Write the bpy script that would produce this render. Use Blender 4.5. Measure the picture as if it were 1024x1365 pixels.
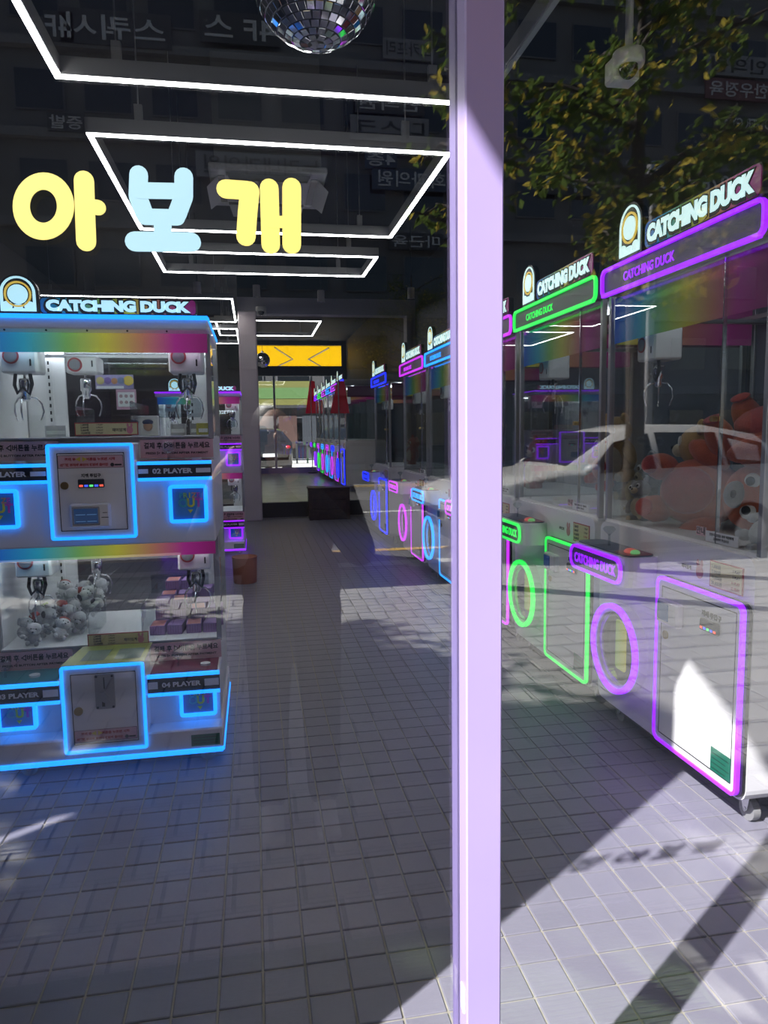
import bpy, bmesh, math, random
from mathutils import Vector, Matrix
random.seed(7)
PI = math.pi
for o in list(bpy.data.objects): bpy.data.objects.remove(o)
SC = bpy.context.scene
COL = SC.collection

# ------------------------------------------------------------------ camera
F, CX, CY = 960.0, 512.0, 682.5
EYE = Vector((0.0, -1.06, 1.45))
def _basis():
    ey = Vector((-174, -104.5, F)).normalized()
    dn = Vector((125.1, 8611, F)); dn = (dn - ey * dn.dot(ey)).normalized()
    ez = -dn
    ex = ey.cross(ez)
    if ex.x < 0: ex = -ex
    return ex, ey, ez
_ex, _ey, _ez = _basis()
def ray(px, py):
    d = Vector((px - CX, py - CY, F))
    return Vector((_ex.dot(d), _ey.dot(d), _ez.dot(d)))
def at(px, py, axis, val):
    """point where the sight line of a photo pixel meets the plane axis = val"""
    d = ray(px, py); i = 'xyz'.index(axis)
    return EYE + d * ((val - EYE[i]) / d[i])
cam_d = bpy.data.cameras.new('camera')
cam_d.sensor_fit = 'HORIZONTAL'; cam_d.sensor_width = 36.0; cam_d.lens = F / 1024 * 36.0
cam_d.clip_start = 0.02; cam_d.clip_end = 400
cam = bpy.data.objects.new('camera', cam_d); COL.objects.link(cam)
_r = Vector((_ex.x, _ey.x, _ez.x)); _d = Vector((_ex.y, _ey.y, _ez.y)); _f = Vector((_ex.z, _ey.z, _ez.z))
M = Matrix((( _r.x, -_d.x, -_f.x, EYE.x), (_r.y, -_d.y, -_f.y, EYE.y), (_r.z, -_d.z, -_f.z, EYE.z), (0, 0, 0, 1)))
cam.matrix_world = M
SC.camera = cam

# ------------------------------------------------------------------ world, sun, exposure
SUN_DIR = Vector((1.48, 1.03, -1.77)).normalized()          # the way the light travels
W = bpy.data.worlds.new('world'); SC.world = W; W.use_nodes = True
wn = W.node_tree.nodes; wl = W.node_tree.links; wn.clear()
sky = wn.new('ShaderNodeTexSky'); sky.sky_type = 'NISHITA'; sky.sun_disc = False
sky.sun_elevation = math.asin(-SUN_DIR.z)
sky.sun_rotation = math.atan2(-SUN_DIR.x, -SUN_DIR.y)
bg = wn.new('ShaderNodeBackground'); bg.inputs['Strength'].default_value = 0.17
wo = wn.new('ShaderNodeOutputWorld')
wl.new(sky.outputs[0], bg.inputs[0]); wl.new(bg.outputs[0], wo.inputs[0])
sun_d = bpy.data.lights.new('sun', 'SUN'); sun_d.energy = 18.5; sun_d.angle = math.radians(0.55); sun_d.color = (1.0, 0.955, 0.88)
sun = bpy.data.objects.new('sun', sun_d); COL.objects.link(sun)
sun.rotation_euler = SUN_DIR.to_track_quat('-Z', 'Y').to_euler(); sun.location = (-8, -8, 12)
SC.view_settings.view_transform = 'Standard'; SC.view_settings.look = 'None'
SC.view_settings.gamma = 1.0; SC.view_settings.use_curve_mapping = False
SC.view_settings.exposure = 0.0
SC.cycles.transparent_max_bounces = 48
SC.cycles.max_bounces = 10; SC.cycles.glossy_bounces = 6; SC.cycles.transmission_bounces = 6; SC.cycles.diffuse_bounces = 4
SC.cycles.sample_clamp_indirect = 6.0
SC.cycles.caustics_reflective = False; SC.cycles.caustics_refractive = False

# ------------------------------------------------------------------ materials
MATS = {}
def mat(name, col=(.5, .5, .5), rough=.5, metal=0.0, emit=None, es=0.0, var=0.0, vscale=8.0, bump=0.0, bscale=60.0, alpha=1.0, coat=0.0, spec=0.5):
    if name in MATS: return MATS[name]
    m = bpy.data.materials.new(name); m.use_nodes = True; MATS[name] = m
    nt = m.node_tree; b = nt.nodes['Principled BSDF']
    b.inputs['Base Color'].default_value = (*col, 1); b.inputs['Roughness'].default_value = rough
    b.inputs['Metallic'].default_value = metal; b.inputs['Alpha'].default_value = alpha
    b.inputs['Coat Weight'].default_value = coat; b.inputs['Specular IOR Level'].default_value = spec
    if emit:
        b.inputs['Emission Color'].default_value = (*emit, 1); b.inputs['Emission Strength'].default_value = es
    if var or bump:
        tc = nt.nodes.new('ShaderNodeNewGeometry')
        if var:
            n = nt.nodes.new('ShaderNodeTexNoise'); n.inputs['Scale'].default_value = vscale; n.inputs['Detail'].default_value = 6
            nt.links.new(tc.outputs['Position'], n.inputs['Vector'])
            r = nt.nodes.new('ShaderNodeValToRGB')
            r.color_ramp.elements[0].position = .3; r.color_ramp.elements[1].position = .7
            r.color_ramp.elements[0].color = (*[max(0, c * (1 - var)) for c in col], 1)
            r.color_ramp.elements[1].color = (*[min(1, c * (1 + var)) for c in col], 1)
            nt.links.new(n.outputs['Fac'], r.inputs[0]); nt.links.new(r.outputs[0], b.inputs['Base Color'])
        if bump:
            n2 = nt.nodes.new('ShaderNodeTexNoise'); n2.inputs['Scale'].default_value = bscale; n2.inputs['Detail'].default_value = 4
            nt.links.new(tc.outputs['Position'], n2.inputs['Vector'])
            bp = nt.nodes.new('ShaderNodeBump'); bp.inputs['Strength'].default_value = bump; bp.inputs['Distance'].default_value = .01
            nt.links.new(n2.outputs['Fac'], bp.inputs['Height']); nt.links.new(bp.outputs[0], b.inputs['Normal'])
    return m
def per_piece(name, c0, c1, rough, bump=0.0, bscale=60., vscale=30.):
    """colour that differs from piece to piece (object random) with fine grain"""
    m = mat(name, c0, rough); nt = m.node_tree; b = nt.nodes['Principled BSDF']
    oi = nt.nodes.new('ShaderNodeObjectInfo'); g = nt.nodes.new('ShaderNodeNewGeometry')
    n = nt.nodes.new('ShaderNodeTexNoise'); n.inputs['Scale'].default_value = vscale; n.inputs['Detail'].default_value = 5
    nt.links.new(g.outputs['Position'], n.inputs['Vector'])
    a = nt.nodes.new('ShaderNodeMath'); a.operation = 'MULTIPLY_ADD'; a.inputs[1].default_value = .55
    nt.links.new(oi.outputs['Random'], a.inputs[0])
    s = nt.nodes.new('ShaderNodeMath'); s.operation = 'MULTIPLY'; s.inputs[1].default_value = .45
    nt.links.new(n.outputs['Fac'], s.inputs[0]); nt.links.new(s.outputs[0], a.inputs[2])
    mx = nt.nodes.new('ShaderNodeMix'); mx.data_type = 'RGBA'
    mx.inputs[6].default_value = (*c0, 1); mx.inputs[7].default_value = (*c1, 1)
    nt.links.new(a.outputs[0], mx.inputs[0]); nt.links.new(mx.outputs[2], b.inputs['Base Color'])
    if bump:
        n2 = nt.nodes.new('ShaderNodeTexNoise'); n2.inputs['Scale'].default_value = bscale
        nt.links.new(g.outputs['Position'], n2.inputs['Vector'])
        bp = nt.nodes.new('ShaderNodeBump'); bp.inputs['Strength'].default_value = bump; bp.inputs['Distance'].default_value = .01
        nt.links.new(n2.outputs['Fac'], bp.inputs['Height']); nt.links.new(bp.outputs[0], b.inputs['Normal'])
    return m
def glass(name, tint=(.93, .95, .95), ior=1.5, rough=0.0, gtint=(1, 1, 1)):
    m = bpy.data.materials.new(name); m.use_nodes = True; MATS[name] = m
    nt = m.node_tree; nt.nodes.clear()
    o = nt.nodes.new('ShaderNodeOutputMaterial'); t = nt.nodes.new('ShaderNodeBsdfTransparent'); t.inputs[0].default_value = (*tint, 1)
    g = nt.nodes.new('ShaderNodeBsdfGlossy'); g.inputs['Roughness'].default_value = rough; g.inputs[0].default_value = (*gtint, 1)
    f = nt.nodes.new('ShaderNodeFresnel'); f.inputs['IOR'].default_value = ior
    ge = nt.nodes.new('ShaderNodeNewGeometry'); mr = nt.nodes.new('ShaderNodeMapRange')      # thin pane: same index on both faces
    mr.inputs[3].default_value = ior; mr.inputs[4].default_value = 1 / ior
    nt.links.new(ge.outputs['Backfacing'], mr.inputs[0]); nt.links.new(mr.outputs[0], f.inputs['IOR'])
    mx = nt.nodes.new('ShaderNodeMixShader')
    nt.links.new(f.outputs[0], mx.inputs[0]); nt.links.new(t.outputs[0], mx.inputs[1]); nt.links.new(g.outputs[0], mx.inputs[2])
    nt.links.new(mx.outputs[0], o.inputs[0]); return m
def rainbow(name, half, clear, es, rev=False, src='X', sat=1.0):
    m = bpy.data.materials.new(name); m.use_nodes = True; MATS[name] = m
    nt = m.node_tree; nt.nodes.clear()
    o = nt.nodes.new('ShaderNodeOutputMaterial'); tc = nt.nodes.new('ShaderNodeTexCoord'); sp = nt.nodes.new('ShaderNodeSeparateXYZ')
    nt.links.new(tc.outputs['Object'], sp.inputs[0])
    mr = nt.nodes.new('ShaderNodeMapRange'); mr.inputs[1].default_value = -half; mr.inputs[2].default_value = half
    nt.links.new(sp.outputs[src], mr.inputs[0])
    r = nt.nodes.new('ShaderNodeValToRGB'); e = r.color_ramp
    stops = [(0, (.01, .10, .45)), (.2, (.02, .30, .42)), (.38, (.16, .36, .10)), (.55, (.42, .40, .05)), (.72, (.38, .16, .10)), (.86, (.32, .02, .20)), (1, (.20, .01, .11))]
    while len(e.elements) < len(stops): e.elements.new(.5)
    for k, (p, c) in enumerate(stops): e.elements[k].position = p; e.elements[k].color = (*c, 1)
    nt.links.new(mr.outputs[0], r.inputs[0])
    p = nt.nodes.new('ShaderNodeBsdfPrincipled'); p.inputs['Roughness'].default_value = .25
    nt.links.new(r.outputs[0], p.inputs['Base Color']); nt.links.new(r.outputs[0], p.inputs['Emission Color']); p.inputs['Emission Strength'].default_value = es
    t = nt.nodes.new('ShaderNodeBsdfTransparent'); nt.links.new(r.outputs[0], t.inputs[0])
    mx = nt.nodes.new('ShaderNodeMixShader'); mx.inputs[0].default_value = clear
    nt.links.new(p.outputs[0], mx.inputs[1]); nt.links.new(t.outputs[0], mx.inputs[2]); nt.links.new(mx.outputs[0], o.inputs[0])
    return m
def translucent(name, col, amt=.5):
    m = bpy.data.materials.new(name); m.use_nodes = True; MATS[name] = m
    nt = m.node_tree; nt.nodes.clear()
    o = nt.nodes.new('ShaderNodeOutputMaterial'); a = nt.nodes.new('ShaderNodeBsdfDiffuse'); a.inputs[0].default_value = (*col, 1)
    b = nt.nodes.new('ShaderNodeBsdfTranslucent'); b.inputs[0].default_value = (*col, 1)
    mx = nt.nodes.new('ShaderNodeMixShader'); mx.inputs[0].default_value = amt
    nt.links.new(a.outputs[0], mx.inputs[1]); nt.links.new(b.outputs[0], mx.inputs[2]); nt.links.new(mx.outputs[0], o.inputs[0]); return m

WHITE = mat('white_enamel', (.87, .87, .88), .35, coat=.2)
WHITE2 = mat('white_plastic', (.87, .87, .86), .45)
GREY = mat('grey_panel', (.17, .17, .175), .4)
BLACK = mat('black_plastic', (.012, .012, .014), .35)
DARK = mat('dark_metal', (.03, .03, .035), .4, .6)
CHROME = mat('chrome', (.75, .75, .76), .12, 1.0)
ALU = mat('aluminium', (.42, .42, .43), .35, .8)
RUB = mat('grey_rubber', (.30, .30, .30), .6)
YEL = mat('yellow_print', (.75, .58, .08), .5)
PINK = mat('pink_print', (.74, .46, .50), .5)
REDP = mat('red_print', (.45, .05, .06), .5)
CREAM = mat('cream_print', (.66, .60, .30), .5)
INK = mat('black_ink', (.015, .014, .016), .5)
WINK = mat('white_ink', (.8, .82, .82), .5)
SGLASS = glass('shop_glass', (.92, .925, .95), 1.85)
CGLASS = glass('cabinet_glass', (.93, .95, .95), 1.42)
CLEAR = glass('clear_acrylic', (.8, .84, .86), 1.5, .05)
DGLASS = mat('car_glass', (.01, .012, .014), .05, spec=.8)
NEON = {'cyan': mat('neon_cyan', (0, .3, .5), .4, emit=(.010, .24, 1.0), es=2.6), 'purple': mat('neon_purple', (.2, .05, .5), .4, emit=(.20, .012, 1.0), es=2.3),
        'green': mat('neon_green', (.05, .4, .1), .4, emit=(.03, 1.0, .10), es=1.3), 'magenta': mat('neon_magenta', (.4, .05, .4), .4, emit=(.62, .03, .9), es=1.5),
        'blue': mat('neon_blue', (.02, .02, .5), .4, emit=(.008, .02, 1.0), es=3.0), 'violet': mat('neon_violet', (.3, .05, .5), .4, emit=(.25, .008, 1.0), es=2.1)}
LED = mat('led_white', (.9, .9, .9), .4, emit=(1, .98, .92), es=23.0)
SIGNW = mat('sign_white', (.7, .9, .85), .4, emit=(.68, .98, .92), es=1.05)
SIGNW2 = mat('sign_blue_white', (.6, .8, .9), .4, emit=(.50, .90, 1.0), es=1.1)

# ------------------------------------------------------------------ mesh builder
class MB:
    def __init__(s): s.v = []; s.f = []; s.sm = []
    def add(s, vs, fs, smooth=False, mtx=None):
        b = len(s.v)
        s.v += [tuple(mtx @ Vector(v)) if mtx else tuple(v) for v in vs]
        for f in fs: s.f.append([b + i for i in f]); s.sm.append(smooth)
        return s
    def box(s, x0, x1, y0, y1, z0, z1, mtx=None):
        v = [(x0, y0, z0), (x1, y0, z0), (x1, y1, z0), (x0, y1, z0), (x0, y0, z1), (x1, y0, z1), (x1, y1, z1), (x0, y1, z1)]
        return s.add(v, [(0, 3, 2, 1), (4, 5, 6, 7), (0, 1, 5, 4), (1, 2, 6, 5), (2, 3, 7, 6), (3, 0, 4, 7)], mtx=mtx)
    def cham(s, x0, x1, y0, y1, z0, z1, c, mtx=None):
        """box with all edges chamfered by c"""
        vs = []; idx = {}
        X, Y, Z = (x0, x1), (y0, y1), (z0, z1)
        for i in (0, 1):
            for j in (0, 1):
                for k in (0, 1):
                    sx, sy, sz = (1, -1)[i], (1, -1)[j], (1, -1)[k]
                    for a in range(3):
                        p = [X[i] + sx * c, Y[j] + sy * c, Z[k] + sz * c]
                        p[a] = (X[i], Y[j], Z[k])[a]
                        idx[(i, j, k, a)] = len(vs); vs.append(tuple(p))
        fs = []
        for i in (0, 1): fs.append([idx[(i, j, k, 0)] for j, k in ((0, 0), (1, 0), (1, 1), (0, 1))])
        for j in (0, 1): fs.append([idx[(i, j, k, 1)] for i, k in ((0, 0), (1, 0), (1, 1), (0, 1))])
        for k in (0, 1): fs.append([idx[(i, j, k, 2)] for i, j in ((0, 0), (1, 0), (1, 1), (0, 1))])
        for i in (0, 1):
            for j in (0, 1): fs.append([idx[(i, j, 0, 0)], idx[(i, j, 0, 1)], idx[(i, j, 1, 1)], idx[(i, j, 1, 0)]])
            for k in (0, 1): fs.append([idx[(i, 0, k, 0)], idx[(i, 0, k, 2)], idx[(i, 1, k, 2)], idx[(i, 1, k, 0)]])
        for j in (0, 1):
            for k in (0, 1): fs.append([idx[(0, j, k, 1)], idx[(0, j, k, 2)], idx[(1, j, k, 2)], idx[(1, j, k, 1)]])
        for i in (0, 1):
            for j in (0, 1):
                for k in (0, 1): fs.append([idx[(i, j, k, 0)], idx[(i, j, k, 1)], idx[(i, j, k, 2)]])
        return s.add(vs, fs, mtx=mtx)
    def prism(s, pts, t0, t1, plane='xz', mtx=None, smooth=False):
        """polygon pts extruded: 'xz' along y, 'xy' along z, 'yz' along x"""
        def P(a, b, t): return {'xz': (a, t, b), 'xy': (a, b, t), 'yz': (t, a, b)}[plane]
        n = len(pts)
        v = [P(a, b, t0) for a, b in pts] + [P(a, b, t1) for a, b in pts]
        s.add(v, [list(range(n))[::-1], list(range(n, 2 * n))], mtx=mtx)
        return s.add(v, [(i, (i + 1) % n, n + (i + 1) % n, n + i) for i in range(n)], smooth, mtx)
    def ring(s, outer, inner, t0, t1, plane='xz', mtx=None):
        def P(a, b, t): return {'xz': (a, t, b), 'xy': (a, b, t), 'yz': (t, a, b)}[plane]
        n = len(outer); v = []
        for t in (t0, t1):
            v += [P(a, b, t) for a, b in outer]; v += [P(a, b, t) for a, b in inner]
        f = []
        for i in range(n):
            j = (i + 1) % n
            f += [(i, j, n + j, n + i), (2 * n + i, 3 * n + i, 3 * n + j, 2 * n + j), (i, 2 * n + i, 2 * n + j, j), (n + i, n + j, 3 * n + j, 3 * n + i)]
        return s.add(v, f, mtx=mtx)
    def tube(s, pts, r, n=8, closed=False, cap=True):
        pts = [Vector(p) for p in pts]; R = r if isinstance(r, (list, tuple)) else [r] * len(pts)
        v = []; prev = None; m = len(pts)
        for i, p in enumerate(pts):
            a = pts[(i - 1) % m] if (i > 0 or closed) else p; b = pts[(i + 1) % m] if (i < m - 1 or closed) else p
            t = (b - a).normalized()
            if prev is None:
                u = t.orthogonal().normalized()
            else:
                u = (prev - t * prev.dot(t)); u = u.normalized() if u.length > 1e-6 else t.orthogonal().normalized()
            prev = u; w = t.cross(u)
            for k in range(n):
                an = 2 * PI * k / n; v.append(p + (u * math.cos(an) + w * math.sin(an)) * R[i])
        f = []
        for i in range(m if closed else m - 1):
            for k in range(n):
                i2 = (i + 1) % m; f.append((i * n + k, i * n + (k + 1) % n, i2 * n + (k + 1) % n, i2 * n + k))
        s.add(v, f, True)
        if cap and not closed: s.add(v[:n], [list(range(n))[::-1]]); s.add(v[-n:], [list(range(n))])
        return s
    def cyl(s, p0, p1, r, n=20, r1=None): return s.tube([p0, p1], [r, r if r1 is None else r1], n)
    def lathe(s, prof, n=24, mtx=None, arc=2 * PI):
        """profile [(r, z)] turned about z"""
        v = [(r * math.cos(2 * PI * k / n), r * math.sin(2 * PI * k / n), z) for r, z in prof for k in range(n)]
        f = [(i * n + k, i * n + (k + 1) % n, (i + 1) * n + (k + 1) % n, (i + 1) * n + k) for i in range(len(prof) - 1) for k in range(n)]
        return s.add(v, f, True, mtx)
    def ell(s, c, r, n=14, m=9, mtx=None):
        c = Vector(c); v = [(0, 0, -r[2])]; 
        for i in range(1, m):
            th = -PI / 2 + PI * i / m
            for k in range(n): v.append((r[0] * math.cos(th) * math.cos(2 * PI * k / n), r[1] * math.cos(th) * math.sin(2 * PI * k / n), r[2] * math.sin(th)))
        v.append((0, 0, r[2])); f = []
        for k in range(n): f.append((0, 1 + (k + 1) % n, 1 + k))
        for i in range(m - 2):
            for k in range(n): f.append((1 + i * n + k, 1 + i * n + (k + 1) % n, 1 + (i + 1) * n + (k + 1) % n, 1 + (i + 1) * n + k))
        l = len(v) - 1; b = 1 + (m - 2) * n
        for k in range(n): f.append((l, b + k, b + (k + 1) % n))
        T = Matrix.Translation(c)
        return s.add(v, f, True, T @ mtx if mtx else T)
    def mesh(s, name, m):
        me = bpy.data.meshes.new(name); me.from_pydata(s.v, [], s.f)
        me.polygons.foreach_set('use_smooth', s.sm)
        if m: me.materials.append(m)
        me.validate(); return me
    def build(s, name, m, parent=None, loc=None, rot=None):
        return link(name, s.mesh(name, m), parent, loc, rot)
def link(name, me, parent=None, loc=None, rot=None):
    o = bpy.data.objects.new(name, me); COL.objects.link(o)
    if parent: o.parent = parent
    if loc: o.location = loc
    if rot: o.rotation_euler = rot
    return o
def tag(o, label=None, cat=None, group=None, kind=None):
    if label: o['label'] = label
    if cat: o['category'] = cat
    if group: o['group'] = group
    if kind: o['kind'] = kind
    return o
def empty(name, loc=(0, 0, 0), rz=0.0):
    o = bpy.data.objects.new(name, None); o.empty_display_size = .1; COL.objects.link(o); o.location = loc; o.rotation_euler = (0, 0, rz); return o
def copy_tree(o, parent=None, swap=None):
    c = o.copy(); COL.objects.link(c); c.parent = parent
    if swap and o.type == 'MESH' and o.material_slots and o.material_slots[0].material in swap:
        c.material_slots[0].link = 'OBJECT'; c.material_slots[0].material = swap[o.material_slots[0].material]
    for ch in list(o.children): copy_tree(ch, c, swap)
    return c
def rrect(x0, x1, z0, z1, r, n=5):
    p = []
    for cx, cz, a0 in ((x1 - r, z1 - r, 0), (x0 + r, z1 - r, PI / 2), (x0 + r, z0 + r, PI), (x1 - r, z0 + r, 3 * PI / 2)):
        for k in range(n + 1): a = a0 + PI / 2 * k / n; p.append((cx + r * math.cos(a), cz + r * math.sin(a)))
    return p
def circ(cx, cz, r, n=32, r2=None): return [(cx + r * math.cos(2 * PI * k / n), cz + (r2 or r) * math.sin(2 * PI * k / n)) for k in range(n)]
_TX = {}
def text_mesh(s, size, m, bold=0.0, ext=.001, fit=None, align='CENTER', space=1.0):
    key = (s, size, m.name, bold, ext, fit, align, space)
    if key in _TX: return _TX[key]
    cu = bpy.data.curves.new('lettering', 'FONT'); cu.body = s; cu.size = size; cu.align_x = align; cu.align_y = 'CENTER'
    cu.offset = bold; cu.extrude = ext; cu.resolution_u = 3; cu.space_character = space
    o = bpy.data.objects.new('lettering', cu); COL.objects.link(o)
    dg = bpy.context.evaluated_depsgraph_get(); me = bpy.data.meshes.new_from_object(o.evaluated_get(dg))
    bpy.data.objects.remove(o); bpy.data.curves.remove(cu)
    me.materials.clear(); me.materials.append(m)
    if fit and len(me.vertices):
        xs = [v.co.x for v in me.vertices]; w = max(xs) - min(xs); ys = [v.co.y for v in me.vertices]; h = max(ys) - min(ys)
        cx = (max(xs) + min(xs)) / 2; cy = (max(ys) + min(ys)) / 2
        for v in me.vertices: v.co.x = (v.co.x - cx) * fit[0] / w; v.co.y = (v.co.y - cy) * fit[1] / h
    _TX[key] = me; return me
def text(s, size, m, parent, x, y, z, bold=0.0, ext=.001, fit=None, name='lettering', align='CENTER', rz=0.0, space=1.0):
    """upright text facing local -y"""
    return link(name, text_mesh(s, size, m, bold, ext, fit, align, space), parent, (x, y, z), (PI / 2, 0, rz))
def struct(o): o['kind'] = 'structure'; return o
def in_view(p):
    d = Vector(p) - EYE; c = (_r.dot(d), _d.dot(d), _f.dot(d))
    if c[2] < .05: return None
    x, y = CX + F * c[0] / c[2], CY + F * c[1] / c[2]
    return (x, y) if -30 < x < 1054 and -30 < y < 1395 else None

# ================================================================== THE SETTING
LAV = mat('lavender_paint', (.28, .228, .47), .38, var=.04, vscale=3)
WALLD = mat('charcoal_wall', (.050, .047, .055), .6, var=.15, vscale=2, bump=.05)
CEILM = mat('black_ceiling', (.022, .022, .026), .7, var=.2, vscale=2)
GROUT = mat('cream_grout', (.40, .38, .31), .8, var=.15, vscale=20)
TILE = per_piece('lavender_tile', (.222, .218, .266), (.278, .272, .330), .38, .06, 40, 12)
PAVE = per_piece('grey_paver', (.25, .254, .25), (.375, .378, .37), .8, .3, 90, 40)
SAND = mat('joint_sand', (.06, .06, .057), .9, var=.2, vscale=30)
RX0, RX1, RY1, CEIL = -3.3, 2.75, 20.3, 4.1

def paving(base, x0, x1, y0, y1, px, py, ox, oy, gap, top, m, bond=False, score=None, name='tile', limit=300):
    """pieces laid on base: the ones that show largest as objects, the rest joined"""
    h = .012
    me = MB().cham(-px / 2 + gap / 2, px / 2 - gap / 2, -py / 2 + gap / 2, py / 2 - gap / 2, -h, 0, .0022).mesh(name, m)
    spots = []
    i0, i1 = math.floor((x0 - ox) / px), math.ceil((x1 - ox) / px)
    j0, j1 = math.floor((y0 - oy) / py), math.ceil((y1 - oy) / py)
    for j in range(j0, j1):
        sh = px * .5 if bond and j % 2 else 0
        for i in range(i0, i1):
            x, y = ox + (i + .5) * px + sh, oy + (j + .5) * py
            if x - px / 2 < x0 - 1e-6 or x + px / 2 > x1 + 1e-6 or y - py / 2 < y0 - 1e-6 or y + py / 2 > y1 + 1e-6: continue
            spots.append((score(x, y), x, y))
    spots.sort(); rest = MB()
    for k, (sc, x, y) in enumerate(spots):
        if k < limit and sc < 900:
            o = link(name, me, base, (x, y, top + random.uniform(-.0012, .0012)), (random.uniform(-.003, .003), random.uniform(-.003, .003), 0))
        else:
            g = gap / 2; rest.add([(x - px / 2 + g, y - py / 2 + g, top - h), (x + px / 2 - g, y - py / 2 + g, top - h), (x + px / 2 - g, y + py / 2 - g, top - h), (x - px / 2 + g, y + py / 2 - g, top - h),
                                   (x - px / 2 + g, y - py / 2 + g, top), (x + px / 2 - g, y - py / 2 + g, top), (x + px / 2 - g, y + py / 2 - g, top), (x - px / 2 + g, y + py / 2 - g, top)],
                                  [(4, 5, 6, 7), (0, 1, 5, 4), (1, 2, 6, 5), (2, 3, 7, 6), (3, 0, 4, 7)])
    o = rest.build('distant_' + name, m, base); o['kind'] = 'stuff'

# shop floor: grout bed with square lavender tiles
floor = struct(MB().box(RX0, RX1, 0.0, 11.32, -.25, -.005).build('floor', GROUT))
def sc_floor(x, y):
    v = in_view((x, y, 0))
    hid = (x < -.12 and y > 2.15) or x > 1.75
    return (Vector((x, y, 0)) - EYE).length if v and not hid else 999
paving(floor, RX0, RX1, .10, 11.32, .1145, .1150, -.024, .78, .0055, 0.0, TILE, False, sc_floor, 'floor_tile')
# raised platform in the rear room
plat = struct(MB().box(RX0, RX1, 11.32, RY1, -.25, .28).build('platform', mat('platform_boards', (.50, .49, .47), .22, var=.12, vscale=3)))
struct(MB().box(RX0, RX1, 11.30, 11.32, .02, .27).build('trim_1', mat('dark_riser', (.03, .027, .03), .5)))
# walls and ceiling
struct(MB().box(RX0 - .15, RX0, 0, RY1, -.25, CEIL + .2).build('wall_left', WALLD))
struct(MB().box(RX1, RX1 + .15, 0, RY1, -.25, CEIL + .2).build('wall_right', WALLD))
struct(MB().box(RX0 - .15, RX1 + .15, 0.0, RY1 + .1, CEIL, CEIL + .2).build('ceiling', CEILM))
# front wall: solid bay left of the shop window and the lintel above
FW = mat('shopfront_cladding', (.20, .17, .26), .5, var=.1, vscale=2)
struct(MB().box(-3.09, -.525, 0.0, .10, -.1, 3.0).build('wall_front', FW))
struct(MB().box(RX0 - .15, RX1 + .15, 0.0, .12, 3.0, 5.0).build('trim_2', FW))
# lavender window post, sill and head
post = struct(MB().cham(.317, .3765, 0.0, .088, 0.05, 3.0, .0025).build('trim_3', LAV))
MB().cyl((.3176, .020, .475), (.3155, .020, .475), .0055, 12).build('screw_cap', mat('bright_screw', (.8, .8, .82), .25, .5), post)
MB().cham(.3150, .3175, .010, .030, .475, .52, .001).build('cover_plate', mat('pale_plate', (.75, .72, .82), .4), post)
struct(MB().cham(-.525, 1.70, .004, .084, .0, .055, .003).build('trim_4', LAV))
struct(MB().cham(1.70, 1.76, 0.0, .088, 0.0, 3.0, .0025).build('trim_5', LAV))
struct(MB().cham(1.76, RX1 + .15, .004, .084, 0, .055, .003).build('trim_6', LAV))
struct(MB().cham(RX0 - .15, -3.09, .004, .084, 0, .055, .003).build('trim_7', LAV))
GY0, GY1 = .040, .052
def pane(name, x0, x1):
    o = struct(MB().box(x0, x1, GY0, GY1, .055, 3.0).build(name, SGLASS)); return o
pane('window_1', -.525, .317); pane('window_2', .3765, 1.70); pane('window_3', 1.76, RX1 + .15); pane('window_4', RX0 - .15, -3.09)

# portal between the front shop and the rear room
PORT = mat('portal_grey', (.34, .32, .36), .55, var=.08, vscale=2)
struct(MB().cham(-.19, .105, 11.02, 11.34, .0, 3.42, .02).build('wall_portal_pillar', mat('portal_pillar_paint', (.80, .70, .72), .5, var=.08, vscale=2)))
struct(MB().box(-.19, RX1, 11.06, 11.32, 3.38, 3.64).build('wall_portal_beam', PORT))
struct(MB().box(2.60, RX1, 11.06, 11.32, .0, 3.38).build('wall_portal_right', PORT))
struct(MB().box(RX0, .02, 17.0, 17.2, .28, CEIL).build('wall_rear_left', mat('olive_wall', (.07, .065, .05), .7, var=.1)))
struct(MB().box(-.19, RX1, 11.3, 11.34, 3.64, CEIL).build('wall_portal_top', CEILM))

# rear wall: solid sides, transom with view of an awning, glazed shopfront
BY = RY1
WB = mat('rear_wall_dark', (.03, .028, .035), .6)
struct(MB().box(RX0, .02, BY, BY + .12, .0, CEIL).build('wall_back_left', WB))
struct(MB().box(2.62, RX1, BY, BY + .12, .28, CEIL).build('wall_back_right', WB))
struct(MB().box(.02, 2.62, BY, BY + .12, 3.98, CEIL).build('trim_8', WB))
struct(MB().box(.02, 2.62, BY - .02, BY + .12, 3.10, 3.38).build('trim_9', WB))
struct(MB().box(.02, 2.62, BY - .03, BY + .12, .28, .44).build('trim_10', LAV))
for k, (a, b) in enumerate(((.02, .08), (.60, .66), (2.56, 2.62))):
    struct(MB().box(a, b, BY - .01, BY + .11, .44, 3.10).build('trim_%d' % (11 + k), mat('rear_frame_silver', (.45, .44, .5), .4)))
struct(MB().box(.08, .60, BY + .03, BY + .04, .44, 3.10).build('window_5', CGLASS))
struct(MB().box(.66, 2.56, BY + .03, BY + .04, .44, 3.10).build('window_6', CGLASS))
struct(MB().box(.02, 2.62, BY + .03, BY + .04, 3.38, 3.98).build('window_7', CGLASS))

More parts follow.
